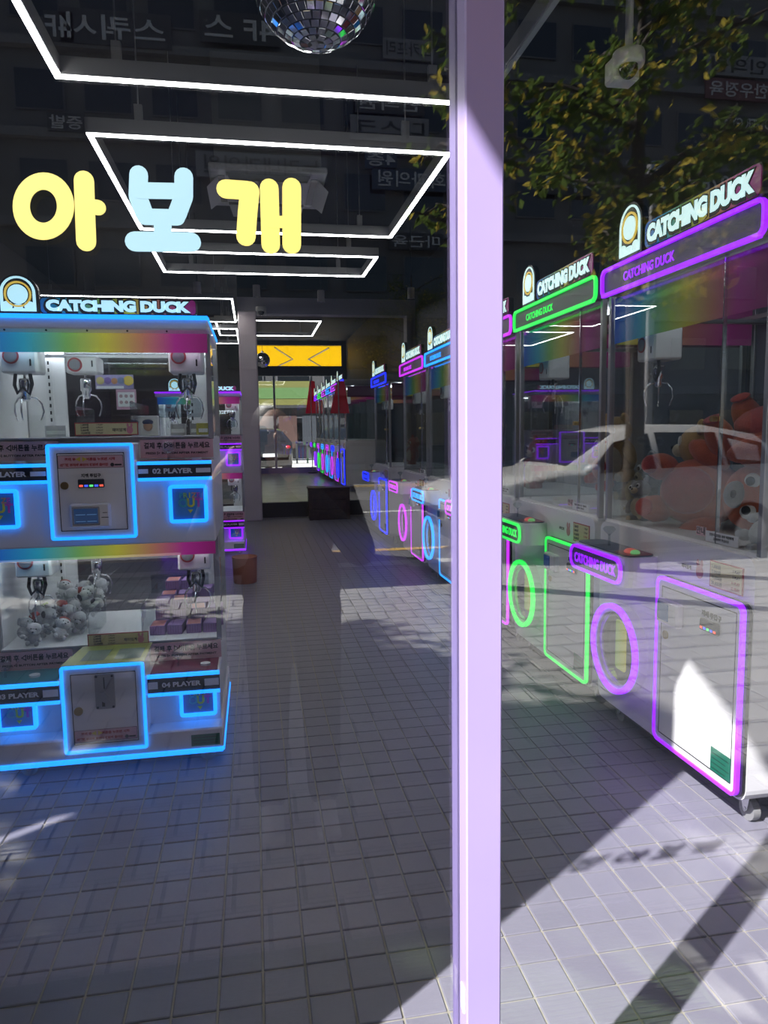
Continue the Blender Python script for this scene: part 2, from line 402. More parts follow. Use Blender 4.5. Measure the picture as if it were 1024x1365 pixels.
# ================================================================== STREET IN FRONT (seen reflected in the window)
walk = struct(MB().box(-16, 30, -6.3, 0.0, -.25, -.006).build('sidewalk', SAND))
def sc_walk(x, y):
    v = in_view((x, -y, 0))          # mirror image of the pavement in the window plane
    return (Vector((x, -y, 0)) - EYE).length if v and x > -.5 else 999
paving(walk, -4.0, 9.0, -6.15, -.02,   .222, .235, .0, -.02, .013, 0.0, PAVE, True, sc_walk, 'paver')
struct(MB().cham(-16, 30, -6.3, -6.15, -.25, .005, .01).build('kerb', mat('kerb_stone', (.34, .34, .33), .8, var=.15)))
ASPH = mat('asphalt', (.115, .115, .12), .85, var=.35, vscale=90, bump=.4, bscale=200)
road = struct(MB().box(-60, 60, -26, -6.3, -.3, -.08).build('road', ASPH))
RW = mat('road_paint_white', (.62, .62, .60), .7, var=.2, vscale=12); RYL = mat('road_paint_yellow', (.60, .38, .08), .7, var=.2, vscale=12)
for n, m, y0, y1 in (('road_line_white', RW, -7.15, -6.90), ('road_line_yellow', RYL, -8.05, -7.88), ('road_line_white', RW, -12.5, -12.32), ('road_line_yellow', RYL, -19.4, -19.2), ('road_line_yellow', RYL, -18.9, -18.75)):
    MB().box(-60, 60, y0, y1, -.082, -.074).build(n, m, road)
MB().box(1.7, 1.95, -6.90, -6.32, -.082, -.074).build('road_line_white', RW, road)
struct(MB().box(-60, 60, -34, -26, -.25, .02).build('far_sidewalk', mat('far_pavement', (.30, .30, .29), .85, var=.2, vscale=4)))

# ================================================================== CLAW MACHINES
FILM_D = rainbow('rainbow_film_glow', .47, .10, .8)  # emission put into the film stands in for LED light shining through
FILM_W = rainbow('rainbow_film_faint_glow', .50, .30, .28)  # weaker self-glow in the film, imitating cabinet light behind it
FILM_S = rainbow('rainbow_film_side_glow', .9, .30, .25, src='Y')  # side film also glows by itself, as if lit from inside
SIGNP = rainbow('rainbow_sign_plate', .34, 0.0, .45)
BACKP = mat('cabinet_back', (.16, .17, .20), .5)
STICK = mat('green_sticker', (.01, .16, .10), .4)
SCREEN = mat('blue_screen', (.01, .02, .05), .2, emit=(.02, .06, .16), es=.6)
TEAL = mat('teal_plate', (.02, .22, .28), .3); WINE = mat('wine_plate', (.22, .02, .06), .3); LIME = mat('lime_plate', (.36, .40, .05), .35)
BRASS = mat('brass_ring', (.5, .36, .12), .3, .9)
PRIZEM = mat('prize_door_blue', (.02, .12, .34), .25, emit=(.01, .10, .30), es=.35)
ORNG = mat('orange_print', (.75, .28, .03), .5)

def neon_rect(name, x0, x1, z0, z1, r, w, y0, y1, m, parent, n=5):
    return MB().ring(rrect(x0, x1, z0, z1, r, n), rrect(x0 + w, x1 - w, z0 + w, z1 - w, max(r - w, .002), n), y0, y1).build(name, m, parent)
def caster(parent, x, y, ztop, r=.036):
    o = MB().cham(x - .035, x + .035, y - .035, y + .035, ztop - .008, ztop, .002).prism([(-.026 + x, ztop - .008), (.026 + x, ztop - .008), (.012 + x, r), (-.012 + x, r)], y - .022, y - .016).prism([(-.026 + x, ztop - .008), (.026 + x, ztop - .008), (.012 + x, r), (-.012 + x, r)], y + .016, y + .022).build('caster', CHROME, parent)
    w = MB().cyl((x, y - .014, r), (x, y + .014, r), r, 18).build('wheel', RUB, o)
    MB().cyl((x, y - .024, r), (x, y + .024, r), .009, 10).build('axle', CHROME, o)
def claw(parent, x, y, ztop, zc, dark=True):
    """gantry carriage with round badge, and the three-finger claw hanging under it"""
    c = MB().cham(x - .075, x + .075, y - .07, y + .07, zc, ztop, .008).build('claw_carriage', WHITE2, parent)
    MB().cyl((x - .03, y - .0715, (zc + ztop) / 2), (x - .03, y - .074, (zc + ztop) / 2), .034, 20).build('badge_ring', REDP, c)
    MB().cyl((x - .03, y - .074, (zc + ztop) / 2), (x - .03, y - .076, (zc + ztop) / 2), .026, 20).build('badge_disc', mat('badge_grey', (.25, .25, .27), .4), c)
    MB().box(x + .045, x + .052, y - .0725, y - .070, zc + .03, zc + .06).build('key_slot', BLACK, c)
    z = zc
    MB().tube([(x, y, z), (x, y, z - .03)], .006, 8).lathe([(.0, z - .02), (.022, z - .02), (.026, z - .03), (.026, z - .08), (.020, z - .085), (.020, z - .11), (.012, z - .12), (.0, z - .12)], 18, Matrix.Translation((x, y, 0))).build('claw_motor', CHROME, parent)
    if dark:
        pts = [(x + .032 * math.cos(t), y - .02 + .01 * math.sin(3 * t), z - .005 - .03 * (1 + math.sin(t))) for t in [2 * PI * i / 24 for i in range(24)]]
        MB().tube([(x - .03, y - .02, z), (x - .036, y - .025, z - .05), (x - .024, y - .03, z - .085), (x + .0, y - .032, z - .06), (x + .026, y - .03, z - .09), (x + .036, y - .02, z - .045), (x + .03, y - .02, z)], .008, 8).build('coiled_cord', BLACK, parent)
    for k in range(3):
        a = 2 * PI * k / 3 + .5; ca, sa = math.cos(a), math.sin(a)
        MB().tube([(x + ca * r, y + sa * r, z - d) for r, d in ((.018, .10), (.045, .105), (.066, .13), (.072, .165), (.060, .20), (.056, .205))], [.0045, .0045, .004, .004, .0035, .003], 6).build('claw_finger', CHROME, parent)
def badge(parent, cx, z0, w, h, y, lit):
    """arched sign-top emblem plate: dark arch, pale rim, yellow ring and pale disc"""
    def arch(w, z0, h):
        r = w / 2; p = [(cx - r, z0), (cx + r, z0)]
        return p + [(cx + r * math.cos(a), z0 + h - r + r * math.sin(a)) for a in [PI * k / 16 for k in range(17)]]
    b = MB().prism(arch(w, z0, h), y, y + .03).build('emblem_plate', BLACK, parent)
    MB().ring(arch(w * .86, z0 + .010, h - .020), arch(w * .72, z0 + .022, h - .040), y - .004, y).build('emblem_rim', lit, b)
    zc = z0 + h - w * .52
    MB().ring(circ(cx, zc, w * .33, 28), circ(cx, zc, w * .285, 28), y - .006, y).build('emblem_ring', mat('emblem_yellow', (.7, .55, .1), .4, emit=(.9, .62, .10), es=.7), b)
    MB().prism(circ(cx, zc, w * .245, 28), y - .006, y).build('emblem_disc', lit, b)
    for s in (-1, 1): MB().prism(circ(cx + s * w * .27, z0 + .02 + w * .08, w * .13, 14, w * .11), y - .0055, y).build('emblem_base', lit, b)
    MB().prism(rrect(cx - w * .10, cx + w * .10, z0 + .012, z0 + .012 + w * .16, .004, 2), y - .0055, y).build('emblem_base', lit, b)
def topsign(parent, x0, x1, z0, z1, y, lit, tilt=0):
    r = (z1 - z0) * .22
    b = MB().prism(rrect(x0, x1, z0, z1, r, 4), y + .004, y + .034).build('sign_board', BLACK, parent)
    cx = (x0 + x1) / 2
    link('sign_face', MB().prism([(p[0] - cx, p[1]) for p in rrect(x0 + .004, x1 - .004, z0 + .004, z1 - .004, r, 4)], y, y + .004).mesh('sign_face', SIGNP), b, (cx, 0, 0))
    w, h = (x1 - x0) * .92, (z1 - z0) * .68
    cz = (z0 + z1) / 2
    text('CATCHING DUCK', .1, INK, b, cx, y - .0015, cz - .003, .0130, .0015, (w + .02, h + .022), 'letter_outline', space=.97)
    text('CATCHING DUCK', .1, lit, b, cx, y - .004, cz, .0068, .0015, (w, h), 'lettering', space=.97)

def washer(neon):
    """single cabinet claw machine styled like a front-loading washer; front faces local -y, floor at z = 0"""
    R = empty('claw_machine'); hw = .562; N = NEON[neon]
    MB().prism(rrect(-hw, hw, .112, 1.0, .05, 5), .0, .84).build('lower_body', WHITE, R)
    for x in (-.47, .47):
        for y in (.09, .75): caster(R, x, y, .115, .042)
    # coin door
    MB().prism(rrect(.002, .558, .128, .838, .035), -.014, .0).build('door_gasket', BLACK, R)
    d = MB().prism(rrect(.012, .538, .142, .826, .028), -.026, -.014).build('coin_door', WHITE2, R)
    neon_rect('door_neon', .0, .548, .130, .838, .035, .013, -.032, -.016, N, R)
    neon_rect('door_groove', .038, .512, .168, .800, .004, .004, -.0268, -.0255, BLACK, d, 2)
    s = MB().cham(.055, .20, -.062, -.026, .655, .755, .008).build('card_reader', WHITE2, R)
    MB().cham(.065, .145, -.0655, -.060, .672, .742, .003).build('screen', SCREEN, s)
    b = MB().cham(.315, .425, -.040, -.026, .690, .735, .004).build('bill_slot', BLACK, R)
    for k, c in enumerate(('red', 'blue', 'green', 'blue', 'red')):
        MB().cham(.322 + k * .020, .336 + k * .020, -.0415, -.039, .697, .706, .001).build('indicator_light', mat('led_' + c, (.1, .1, .1), .4, emit={'red': (1, .1, .05), 'blue': (.05, .1, 1), 'green': (.1, 1, .2)}[c], es=1.6), b)
    text('지폐 투입구', .024, INK, d, .37, -.0275, .752, .0006)
    MB().cyl((.075, -.026, .60), (.075, -.032, .60), .018, 16).build('lock', BRASS, R); 
    st = MB().box(.395, .510, -.0275, -.026, .172, .262).build('sticker', STICK, R)
    for k in range(4): MB().box(.402, .502 - .02 * (k % 2), -.0280, -.0275, .240 - .019 * k, .2425 - .019 * k).build('print_line', INK, st)
    # round drum port with neon collar
    px_, pz_ = -.30, .432
    c = MB().ring(circ(px_, pz_, .205, 36), circ(px_, pz_, .172, 36), -.055, .002).build('port_collar', WHITE2, R)
    MB().ring(circ(px_, pz_, .210, 36), circ(px_, pz_, .186, 36), -.070, -.050).build('port_neon', N, R)
    MB().ring(circ(px_, pz_, .172, 36), circ(px_, pz_, .150, 36), -.040, .0).build('port_rim', CHROME, c)
    MB().prism(circ(px_, pz_, .172, 36), -.004, .004).build('port_back', mat('port_dark', (.05, .05, .06), .3), R)
    link('port_stripe', MB().prism([(p[0], p[1]) for p in rrect(-.05, .05, -.12, .12, .02)], -.006, -.004).mesh('port_stripe', FILM_D), R, (px_ - .03, 0, pz_))
    MB().prism(circ(px_, pz_, .172, 36), -.046, -.042).build('port_glass', CGLASS, R)
    # control ledge with oval front plate
    l = MB().prism(rrect(-.555, -.035, -.155, .02, .055, 5), .775, .905, 'xy').build('control_ledge', WHITE, R)
    MB().prism(rrect(-.545, -.055, .785, .895, .050, 6), -.163, -.155).build('ledge_plate', GREY, R)
    neon_rect('ledge_neon', -.548, -.052, .782, .898, .052, .013, -.170, -.156, N, R, 6)
    text('CATCHING DUCK', .05, N, R, -.30, -.165, .838, .0012, .001, (.40, .046))
    MB().prism(rrect(-.54, -.05, -.14, .0, .04, 4), .905, .910, 'xy').build('ledge_top', mat('ledge_blue', (.05, .09, .16), .3), l)
    MB().prism(rrect(-.20, -.05, -.13, -.01, .03, 4), .910, .912, 'xy').build('ledge_patch', WINE, l)
    j = MB().cyl((-.34, -.07, .910), (-.34, -.07, .965), .006, 8).build('joystick', CLEAR, R)
    MB().lathe([(.0, .955), (.030, .985), (.030, .990), (.020, 1.0), (.0, 1.0)], 8, Matrix.Translation((-.34, -.07, 0))).build('joystick_knob', CLEAR, j)
    bt = MB().ell((-.13, -.075, .915), (.042, .028, .016)).build('push_button', mat('button_coral', (.6, .16, .14), .35, emit=(.9, .15, .12), es=.35), R)
    MB().ell((-.098, -.075, .917), (.018, .022, .012)).build('button_cap', mat('button_green', (.2, .5, .2), .35, emit=(.3, .9, .3), es=.35), bt)
    # price board and cabinet stickers
    pb = MB().box(.318, .505, -.004, 0, .855, .955).build('price_board', REDP, R)
    MB().box(.323, .500, -.0055, -.004, .860, .950).build('board_face', CREAM, pb)
    for k, (a, t) in enumerate((('1,000원', '1 PLAY'), ('5,000원', '5 PLAY'), ('10,000원', '11 PLAY'), ('20,000원', '23 PLAY'))):
        text(a, .017, INK, pb, .332, -.0065, .935 - .021 * k, .0003, .0003, None, 'lettering', 'LEFT'); text(t, .013, INK if k < 2 else REDP, pb, .492, -.0065, .935 - .021 * k, .0003, .0003, None, 'lettering', 'RIGHT')
    mk = MB().prism(circ(.25, .895, .022, 16, .026), -.002, 0).prism(circ(.238, .927, .008, 10, .016), -.002, 0).prism(circ(.262, .927, .008, 10, .016), -.002, 0).build('pink_mark', mat('pink_mark', (.62, .22, .26), .5), R)
    text('재미있게', .018, INK, R, .165, -.002, .90, .0003, .0004)
    # prize cabinet
    MB().box(-.55, .55, .02, .82, .99, 1.012).build('prize_floor', WHITE2, R)
    MB().box(-.55, .55, .80, .83, 1.0, 2.07).build('back_panel', BACKP, R)
    for x0, x1 in ((-.535, .300), (.305, .535)): MB().box(x0, x1, .030, .035, 1.012, 2.07).build('front_pane', CGLASS, R)
    for s in (-1, 1):
        MB().box(s * .553 - .0025, s * .553 + .0025, .06, .80, 1.012, 2.07).build('side_pane', CGLASS, R)
        for y in (.032, .80): MB().cham(s * .548 - .012, s * .548 + .012, y - .012, y + .014, 1.0, 2.08, .002).build('corner_post', ALU, R)
    MB().box(.2995, .3055, .024, .038, 1.012, 2.07).build('pane_edge', CHROME, R)
    lk = MB().cyl((.275, .030, 1.48), (.275, .008, 1.48), .011, 12).build('pane_lock', BRASS, R)
    MB().box(.18, .24, .026, .0295, 1.03, 1.065).build('notice_tab', PINK, R); MB().box(.24, .43, .026, .0295, 1.015, 1.055).build('notice_paper', WINK, R)
    text('안내', .032, INK, R, .21, .0255, 1.048, .0006, .0003)
    for k in range(2): text('인형이 걸렸을 경우 직원에게' if k == 0 else '문의하여 주십시오', .012, INK, R, .335, .0255, 1.043 - .015 * k, .0002, .0003)
    MB().box(-.53, .53, .0365, .0385, 1.85, 2.06).build('front_film', FILM_W, R)
    for s in (-1, 1): MB().box(s * .549 - .001, s * .549 + .001, .06, .78, 1.85, 2.06).build('side_film', mat('side_film_wine', (.16, .01, .09), .3) if s > 0 else FILM_S, R)
    MB().box(-.53, .53, .10, .12, 1.95, 1.97).box(-.53, .53, .66, .68, 1.95, 1.97).box(-.40, -.38, .08, .74, 1.93, 1.95).build('gantry_rail', ALU, R)
    claw(R, -.36, .17, 1.90, 1.755)
    MB().box(-.50, .50, .16, .20, 2.050, 2.065).build('cabinet_lamp', mat('cabinet_led', (.8, .8, .8), .4, emit=(.85, .92, 1.0), es=7.0), R)
    # header and signs
    MB().prism(rrect(-hw, hw, 2.070, 2.192, .035, 5), -.012, .84).build('header_box', GREY, R)
    neon_rect('header_neon', -hw - .002, hw + .002, 2.067, 2.194, .037, .014, -.026, -.010, N, R)
    MB().box(-hw + .02, hw - .02, -.030, -.012, 2.064, 2.080).build('header_strip', N, R)
    text('CATCHING DUCK', .06, N, R, -.165, -.0135, 2.128, .001, .001, (.40, .040))
    badge(R, -.285, 2.196, .20, .225, -.03, SIGNW)
    topsign(R, -.165, .55, 2.196, 2.305, -.03, SIGNW)
    return R

def double_deck():
    """wide two-storey claw machine, four players; front faces local -y"""
    R = empty('double_claw_machine'); hw = .49; N = NEON['cyan']; D = .86
    # carcass
    MB().cham(-hw, hw, .0, D, .066, .16, .006).build('base_apron', WHITE, R)
    MB().box(-hw + .002, hw - .002, -.006, .006, .050, .068).build('base_neon', N, R)
    MB().box(-hw - .004, -hw + .004, .006, D, .052, .066).box(hw - .004, hw + .004, .006, D, .052, .066).build('base_side_neon', N, R)
    for x in (-.33, .42):
        for y in (.045, .76): caster(R, x, y, .070, .034)
    MB().box(-hw + .012, hw - .012, .10, D, .16, .330).box(-hw + .012, hw - .012, .21, D, .330, .505).build('lower_body', WHITE, R)
    MB().cham(-hw, hw, .05, D, .985, 1.262, .006).box(-hw + .004, hw - .004, .21, D, 1.262, 1.44).build('upper_body', WHITE, R)
    MB().cham(-hw, hw, .08, D, 1.893, 1.940, .006).build('top_header', WHITE, R)
    MB().box(-hw, hw, .066, .084, 1.934, 1.950).build('top_neon', N, R)
    MB().box(-hw - .004, -hw + .004, .084, D, 1.936, 1.948).box(hw - .004, hw + .004, .084, D, 1.936, 1.948).build('top_side_neon', N, R)
    for dk, z0, gz0, gz1, fz0, shelf in (('lower', .0, .505, .985, .905, .415), ('upper', .94, 1.44, 1.893, 1.81, 1.340)):
        # black player bands between two neon lines
        lo = dk == 'lower'
        zb0, zb1 = (.338, .405) if lo else (1.270, 1.325)
        yb = 0.0 if lo else .035
        sh = MB().cham(-hw + .004, hw - .004, yb, .22, zb0 - .012, zb1 + .012, .004).build('control_shelf', WHITE, R)
        for s, nm in ((-1, '03' if lo else '01'), (1, '04' if lo else '02')):
            xa, xb = (s * .18, s * (hw - .006)) if s > 0 else (-(hw - .006), -.18)
            MB().box(xa, xb, yb - .004, yb + .004, zb0, zb1).build('player_band', BLACK, R)
            MB().box(xa, xb, yb - .012, yb + .006, zb1, zb1 + .014).build('band_neon', N, R)
            MB().box(xa, xb, yb - .012, yb + .006, zb0 - .014, zb0).build('band_neon', N, R)
            text(nm + ' PLAYER', .03, WINK, R, (xa + xb) / 2 - .01, yb - .006, (zb0 + zb1) / 2, .0012, .0006, (.165, .022))
            for q0, q1 in ((xa + .002, xa + .042), (xb - .065, xb - .004)):
                MB().box(q0, q1, yb - .0052, yb - .004, zb0 + .018, zb1 - .018).build('band_bar', WINK, R)
            # prize doors
            pz0, pz1 = (.186, .325) if lo else (1.072, 1.236)
            pa, pb = (.300, .462) if s > 0 else (-.462, -.300)
            yp = .092 if lo else .044
            MB().prism(rrect(pa + .012, pb - .012, pz0 + .012, pz1 - .012, .006), yp - .002, yp + .012).build('prize_door', PRIZEM, R)
            neon_rect('prize_neon', pa, pb, pz0, pz1, .016, .015, yp - .014, yp + .010, N, R)
            cxp, czp = (pa + pb) / 2, (pz0 + pz1) / 2
            for tk, (ch, mm) in enumerate(zip('PRIZE', ('print_teal', 'print_lime', 'print_gold', 'print_coral', 'print_plum'))):
                cc = {'print_teal': (.03, .45, .55), 'print_lime': (.40, .75, .15), 'print_gold': (.85, .80, .08), 'print_coral': (.85, .35, .18), 'print_plum': (.70, .08, .50)}[mm]
                text(ch, .03, mat(mm, cc, .4), R, cxp - .030 + .018 * tk, yp - .0035, czp + .035, .0010, .0004)
            for tk, (ch, mm) in enumerate(zip('OUT', ('print_teal', 'print_gold', 'print_plum'))):
                text(ch, .05, MATS[mm], R, cxp - .022 + .032 * tk, yp - .0035, czp + .002, .0022, .0004)
            MB().prism([(cxp - .004, czp - .026), (cxp + .018, czp - .026), (cxp + .007, czp - .042)], yp - .004, yp - .003).build('arrow_mark', MATS['print_gold'], R)
            # pink sign over the shelf
            sz0, sz1 = (.418, .500) if lo else (1.348, 1.430)
            ys = .205
            MB().box(min(s * .17, s * .485), max(s * .17, s * .485), ys - .004, ys, sz0, sz1).build('pink_sign', PINK, R)
            arrow = '▷' if s > 0 else '◁'
            text('결제 후 %s버튼을 누르세요' % arrow, .034, INK, R, s * .328, ys - .0055, sz0 + .055, .0010, .0004, (.285, .030))
            text('PRESS %s BUTTON AFTER PAYMENT' % arrow, .018, INK, R, s * .328, ys - .0055, sz0 + .022, .0006, .0004, (.270, .013))
            # joystick and button on the shelf
            zt = zb1 + .012
            MB().box(xa + .01, xb - .01, yb + .012, .19, zt, zt + .003).build('shelf_plate', WINE if s > 0 else TEAL, R)
            jx = s * .30 if s > 0 else -.42
            js = MB().cyl((jx, .10, zt), (jx, .10, zt + .045), .005, 8).build('joystick', CLEAR, R)
            MB().ell((jx, .10, zt + .058), (.026, .026, .026), 10, 6).build('joystick_knob', CLEAR, js)
            MB().cyl((jx + .12, .09, zt), (jx + .12, .09, zt + .012), .022, 18).build('push_button', WINK, R)
        # centre coin box
        cz0, cz1 = (.098, .480) if lo else (1.022, 1.417)
        cb = MB().cham(-.170, .170, .0 if lo else .012, .16, cz0, cz1, .004).build('coin_box', WHITE2, R)
        yf = .0 if lo else .012
        neon_rect('coin_box_neon', -.173, .169, cz0 - .002, cz1 + .002, .012, .012, yf - .010, yf + .008, N, R)
        neon_rect('door_groove', -.134, .132, cz0 + .034, cz1 - .036, .002, .003, yf - .0012, yf + .001, BLACK, cb, 1)
        if lo:
            MB().add([(-.17, .0, cz1), (.17, .0, cz1), (.18, .19, cz1 + .025), (-.12, .19, cz1 + .025), (-.17, .0, cz1 + .005), (.17, .0, cz1 + .005), (.18, .19, cz1 + .03), (-.12, .19, cz1 + .03)], [(0, 3, 2, 1), (4, 5, 6, 7), (0, 1, 5, 4), (1, 2, 6, 5), (2, 3, 7, 6), (3, 0, 4, 7)]).build('top_plate', LIME, R)
            MB().add([(-.10, .03, cz1 + .0105), (.0, .03, cz1 + .0105), (.02, .13, cz1 + .0265), (-.08, .13, cz1 + .0265)], [(0, 1, 2, 3)]).add([(.04, .03, cz1 + .0105), (.15, .03, cz1 + .0105), (.16, .13, cz1 + .0265), (.05, .13, cz1 + .0265)], [(0, 1, 2, 3)]).build('top_print', mat('sage_print', (.12, .18, .10), .4), R)
            cm = MB().prism(rrect(-.036, .044, .286, .438, .008), yf - .006, yf).build('coin_mech', mat('brushed_steel', (.42, .42, .42), .35, .7), R)
            MB().box(.000, .005, yf - .0075, yf - .005, .375, .425).build('coin_slot', BLACK, cm)
            MB().prism([(-.016, .36), (.0, .365), (.026, .318), (.014, .312)], yf - .012, yf - .006).prism(circ(.006, .330, .016, 14), yf - .012, yf - .006).build('return_lever', ALU, cm)
            MB().box(-.010, .002, yf - .0075, yf - .005, .297, .318).build('return_slot', BLACK, cm)
            for sx in (-.028, .036):
                for sz in (.294, .430): MB().cyl((sx, yf - .006, sz), (sx, yf - .009, sz), .005, 8).build('screw', DARK, cm)
            MB().cyl((-.108, yf, .282), (-.108, yf - .007, .282), .018, 18).build('lock', BRASS, R)
            pk = (cz0 + .045, cz0 + .098)
        else:
            pk = (1.318, 1.371)
            bs = MB().cham(-.056, .048, yf - .008, yf, 1.236, 1.272, .003).build('bill_slot', BLACK, R)
            for k, c in enumerate(('red', 'blue', 'green', 'blue', 'red')):
                MB().cham(-.051 + k * .020, -.036 + k * .020, yf - .0095, yf - .0075, 1.2405, 1.249, .001).build('indicator_light', MATS['led_' + c], bs)
            text('지폐 투입구', .020, INK, R, -.004, yf - .0015, 1.287, .0008, .0004, (.078, .016))
            MB().cyl((-.109, yf, 1.247), (-.109, yf - .007, 1.247), .016, 18).build('lock', BRASS, R)
            cr = MB().cham(-.090, .068, yf - .030, yf, 1.070, 1.172, .007).build('card_reader', WHITE2, R)
            MB().cham(-.080, .028, yf - .033, yf - .028, 1.082, 1.160, .003).build('screen_bezel', mat('bezel_grey', (.35, .35, .36), .4), cr)
            MB().cham(-.073, .021, yf - .0345, yf - .032, 1.090, 1.152, .001).build('screen', SCREEN, cr)
            for k in range(4): MB().box(-.066 + (k % 2) * .044, -.028 + (k % 2) * .044, yf - .0350, yf - .0345, 1.098 + (k // 2) * .028, 1.100 + (k // 2) * .028).build('screen_line', mat('screen_text', (.2, .4, .6), .4, emit=(.2, .4, .7), es=.4), cr)
            MB().box(.040, .058, yf - .0312, yf - .030, 1.132, 1.1345).box(.034, .062, yf - .0312, yf - .030, 1.112, 1.115).build('reader_mark', BLACK, cr)
        # pink instruction label on the coin door
        pl = MB().box(-.131, .127, yf - .0018, yf - .0006, pk[0], pk[1]).build('instruction_label', PINK, R)
        neon_rect('label_border', -.131, .127, pk[0], pk[1], .002, .0015, yf - .0024, yf - .0016, INK, pl, 1)
        text('결제 후          버튼을 누르면 시작', .018, REDP, pl, -.004, yf - .0025, pk[0] + .037, .0009, .0003, (.20, .013))
        text('선택한 위치에 코인이 한번에 들어감', .016, REDP, pl, -.028, yf - .0025, pk[0] + .014, .0009, .0003, (.19, .012))
        for s in (-1, 1): MB().prism([(-.038 + s * .004 + .0, pk[0] + .027), (-.038 + s * .004, pk[0] + .047), (-.038 + s * .024, pk[0] + .037)], yf - .0030, yf - .0018).build('arrow_mark', YEL, pl)
        MB().prism(circ(.083, pk[0] + .012, .008, 10), yf - .003, yf - .0018).box(.092, .120, yf - .003, yf - .0018, pk[0] + .008, pk[0] + .015).build('maker_mark', INK, pl)
        # prize cabinet
        MB().box(-hw + .012, hw - .012, .21, D - .01, gz0 - .02, gz0 + .006).build('prize_floor', WHITE2, R)
        MB().box(-.275, .345, D - .022, D - .010, gz0 + .1, gz1).build('back_pane', CGLASS, R)
        MB().box(-hw + .012, -.275, D - .03, D - .01, gz0, gz1).build('back_panel', WHITE2, R); MB().box(.345, hw - .012, D - .03, D - .01, gz0, gz1).build('back_panel', WHITE2, R)
        for s in (-1, 1):
            if s < 0: MB().box(-hw + .012, -hw + .024, .24, D, gz0, gz1).build('side_panel', WHITE2, R)
            else: MB().box(hw - .016, hw - .011, .24, D, gz0, gz1).build('side_pane', CGLASS, R)
            MB().cham(s * (hw - .012) - .011, s * (hw - .012) + .011, .205, .228, gz0 - .01, gz1, .002).build('corner_post', mat('clear_post', (.45, .45, .45), .25, .5), R)
            for y in (D - .03,): MB().cham(s * (hw - .014) - .014, s * (hw - .014) + .014, y - .012, y + .028, gz0 - .01, gz1, .002).build('corner_post', ALU, R)
            sx = s * .335 if s < 0 else .425
            MB().box(sx - .035 if s < 0 else sx, sx, D - .034, D - .03, gz0, gz1).build('slotted_rail', WHITE2, R)
            sl = MB()
            for k in range(11): sl.box(s * .352 - .004, s * .352 + .004, D - .0365, D - .034, gz0 + .05 + k * .036, gz0 + .068 + k * .036)
            sl.build('rail_slots', BLACK, R)
        MB().box(-hw + .022, hw - .022, .208, .212, gz0, gz1).build('front_pane', CGLASS, R)
        link('front_film', MB().box(-.478, .478, .2045, .2065, fz0, gz1).mesh('front_film', FILM_D), R)
        MB().box(-.46, .46, .27, .285, gz1 - .055, gz1 - .040).box(-.46, .46, .70, .715, gz1 - .055, gz1 - .040).build('gantry_rail', ALU, R)
        claw(R, -.33, .34, gz1 - .02, gz1 - .165); claw(R, .375, .34, gz1 - .02, gz1 - .165); claw(R, -.14, .66, gz1 - .06, gz1 - .14, False)
        MB().box(-.46, .46, .24, .26, gz1 - .016, gz1 - .004).box(-.46, .46, .79, .81, gz1 - .016, gz1 - .004).build('cabinet_lamp', mat('cabinet_led_bright', (.8, .8, .8), .4, emit=(.86, .94, 1.0), es=17.0 if lo else 11.0), R)
        # chute wall in clear acrylic and the price label
        MB().box(-.10, -.096, .23, .60, gz0, gz0 + .14).box(.13, .134, .23, .80, gz0, gz0 + .16).build('chute_wall', CLEAR, R)
        pz = gz0 + (.012 if not lo else .0)
        lb = MB().box(-.10, .165, .200, .2035, pz, pz + .056).build('price_label', REDP, R)
        MB().box(-.096, .161, .1985, .200, pz + .004, pz + .052).build('label_face', CREAM, lb)
        for k, (a, t) in enumerate((('1,000원', '1 PLAY'), ('5,000원', '6 PLAY'), ('5,000원', '6 PLAY'), ('10,000원', '13 PLAY'))):
            text(a, .011, INK, lb, -.075, .1978, pz + .046 - .0118 * k, .0003, .0002, None, 'lettering', 'LEFT'); text(t, .009, INK, lb, .018, .1978, pz + .046 - .0118 * k, .0002, .0002, None, 'lettering', 'RIGHT')
        text('재미있게', .016, INK, lb, .085, .1978, pz + .022, .0004, .0002)
        MB().prism(circ(.130, pz + .022, .014, 14, .017), .1975, .1985).prism(circ(.122, pz + .043, .005, 8, .009), .1975, .1985).prism(circ(.138, pz + .043, .005, 8, .009), .1975, .1985).build('pink_mark', MATS['pink_mark'], lb)
        MB().box(.10, .40, D - .05, D - .046, gz0 + .10, gz0 + .2).build('acrylic_panel', CLEAR, R)
    # green rating sticker on the base
    st = MB().box(.352, .475, -.0012, .0, .082, .134).build('sticker', STICK, R)
    for k in range(3): MB().box(.36, .466, -.0018, -.0012, .12 - .014 * k, .122 - .014 * k).build('print_line', INK, st)
    # clear dome ornament row of lamps under the header
    for k in range(5): MB().cyl((-.32 + .16 * k, .078, 1.886), (-.32 + .16 * k, .084, 1.886), .004, 8).build('screw', DARK, R)
    badge(R, -.262, 1.952, .158, .160, .09, SIGNW2)
    topsign(R, -.182, .446, 1.953, 2.022, .09, SIGNW2)
    return R

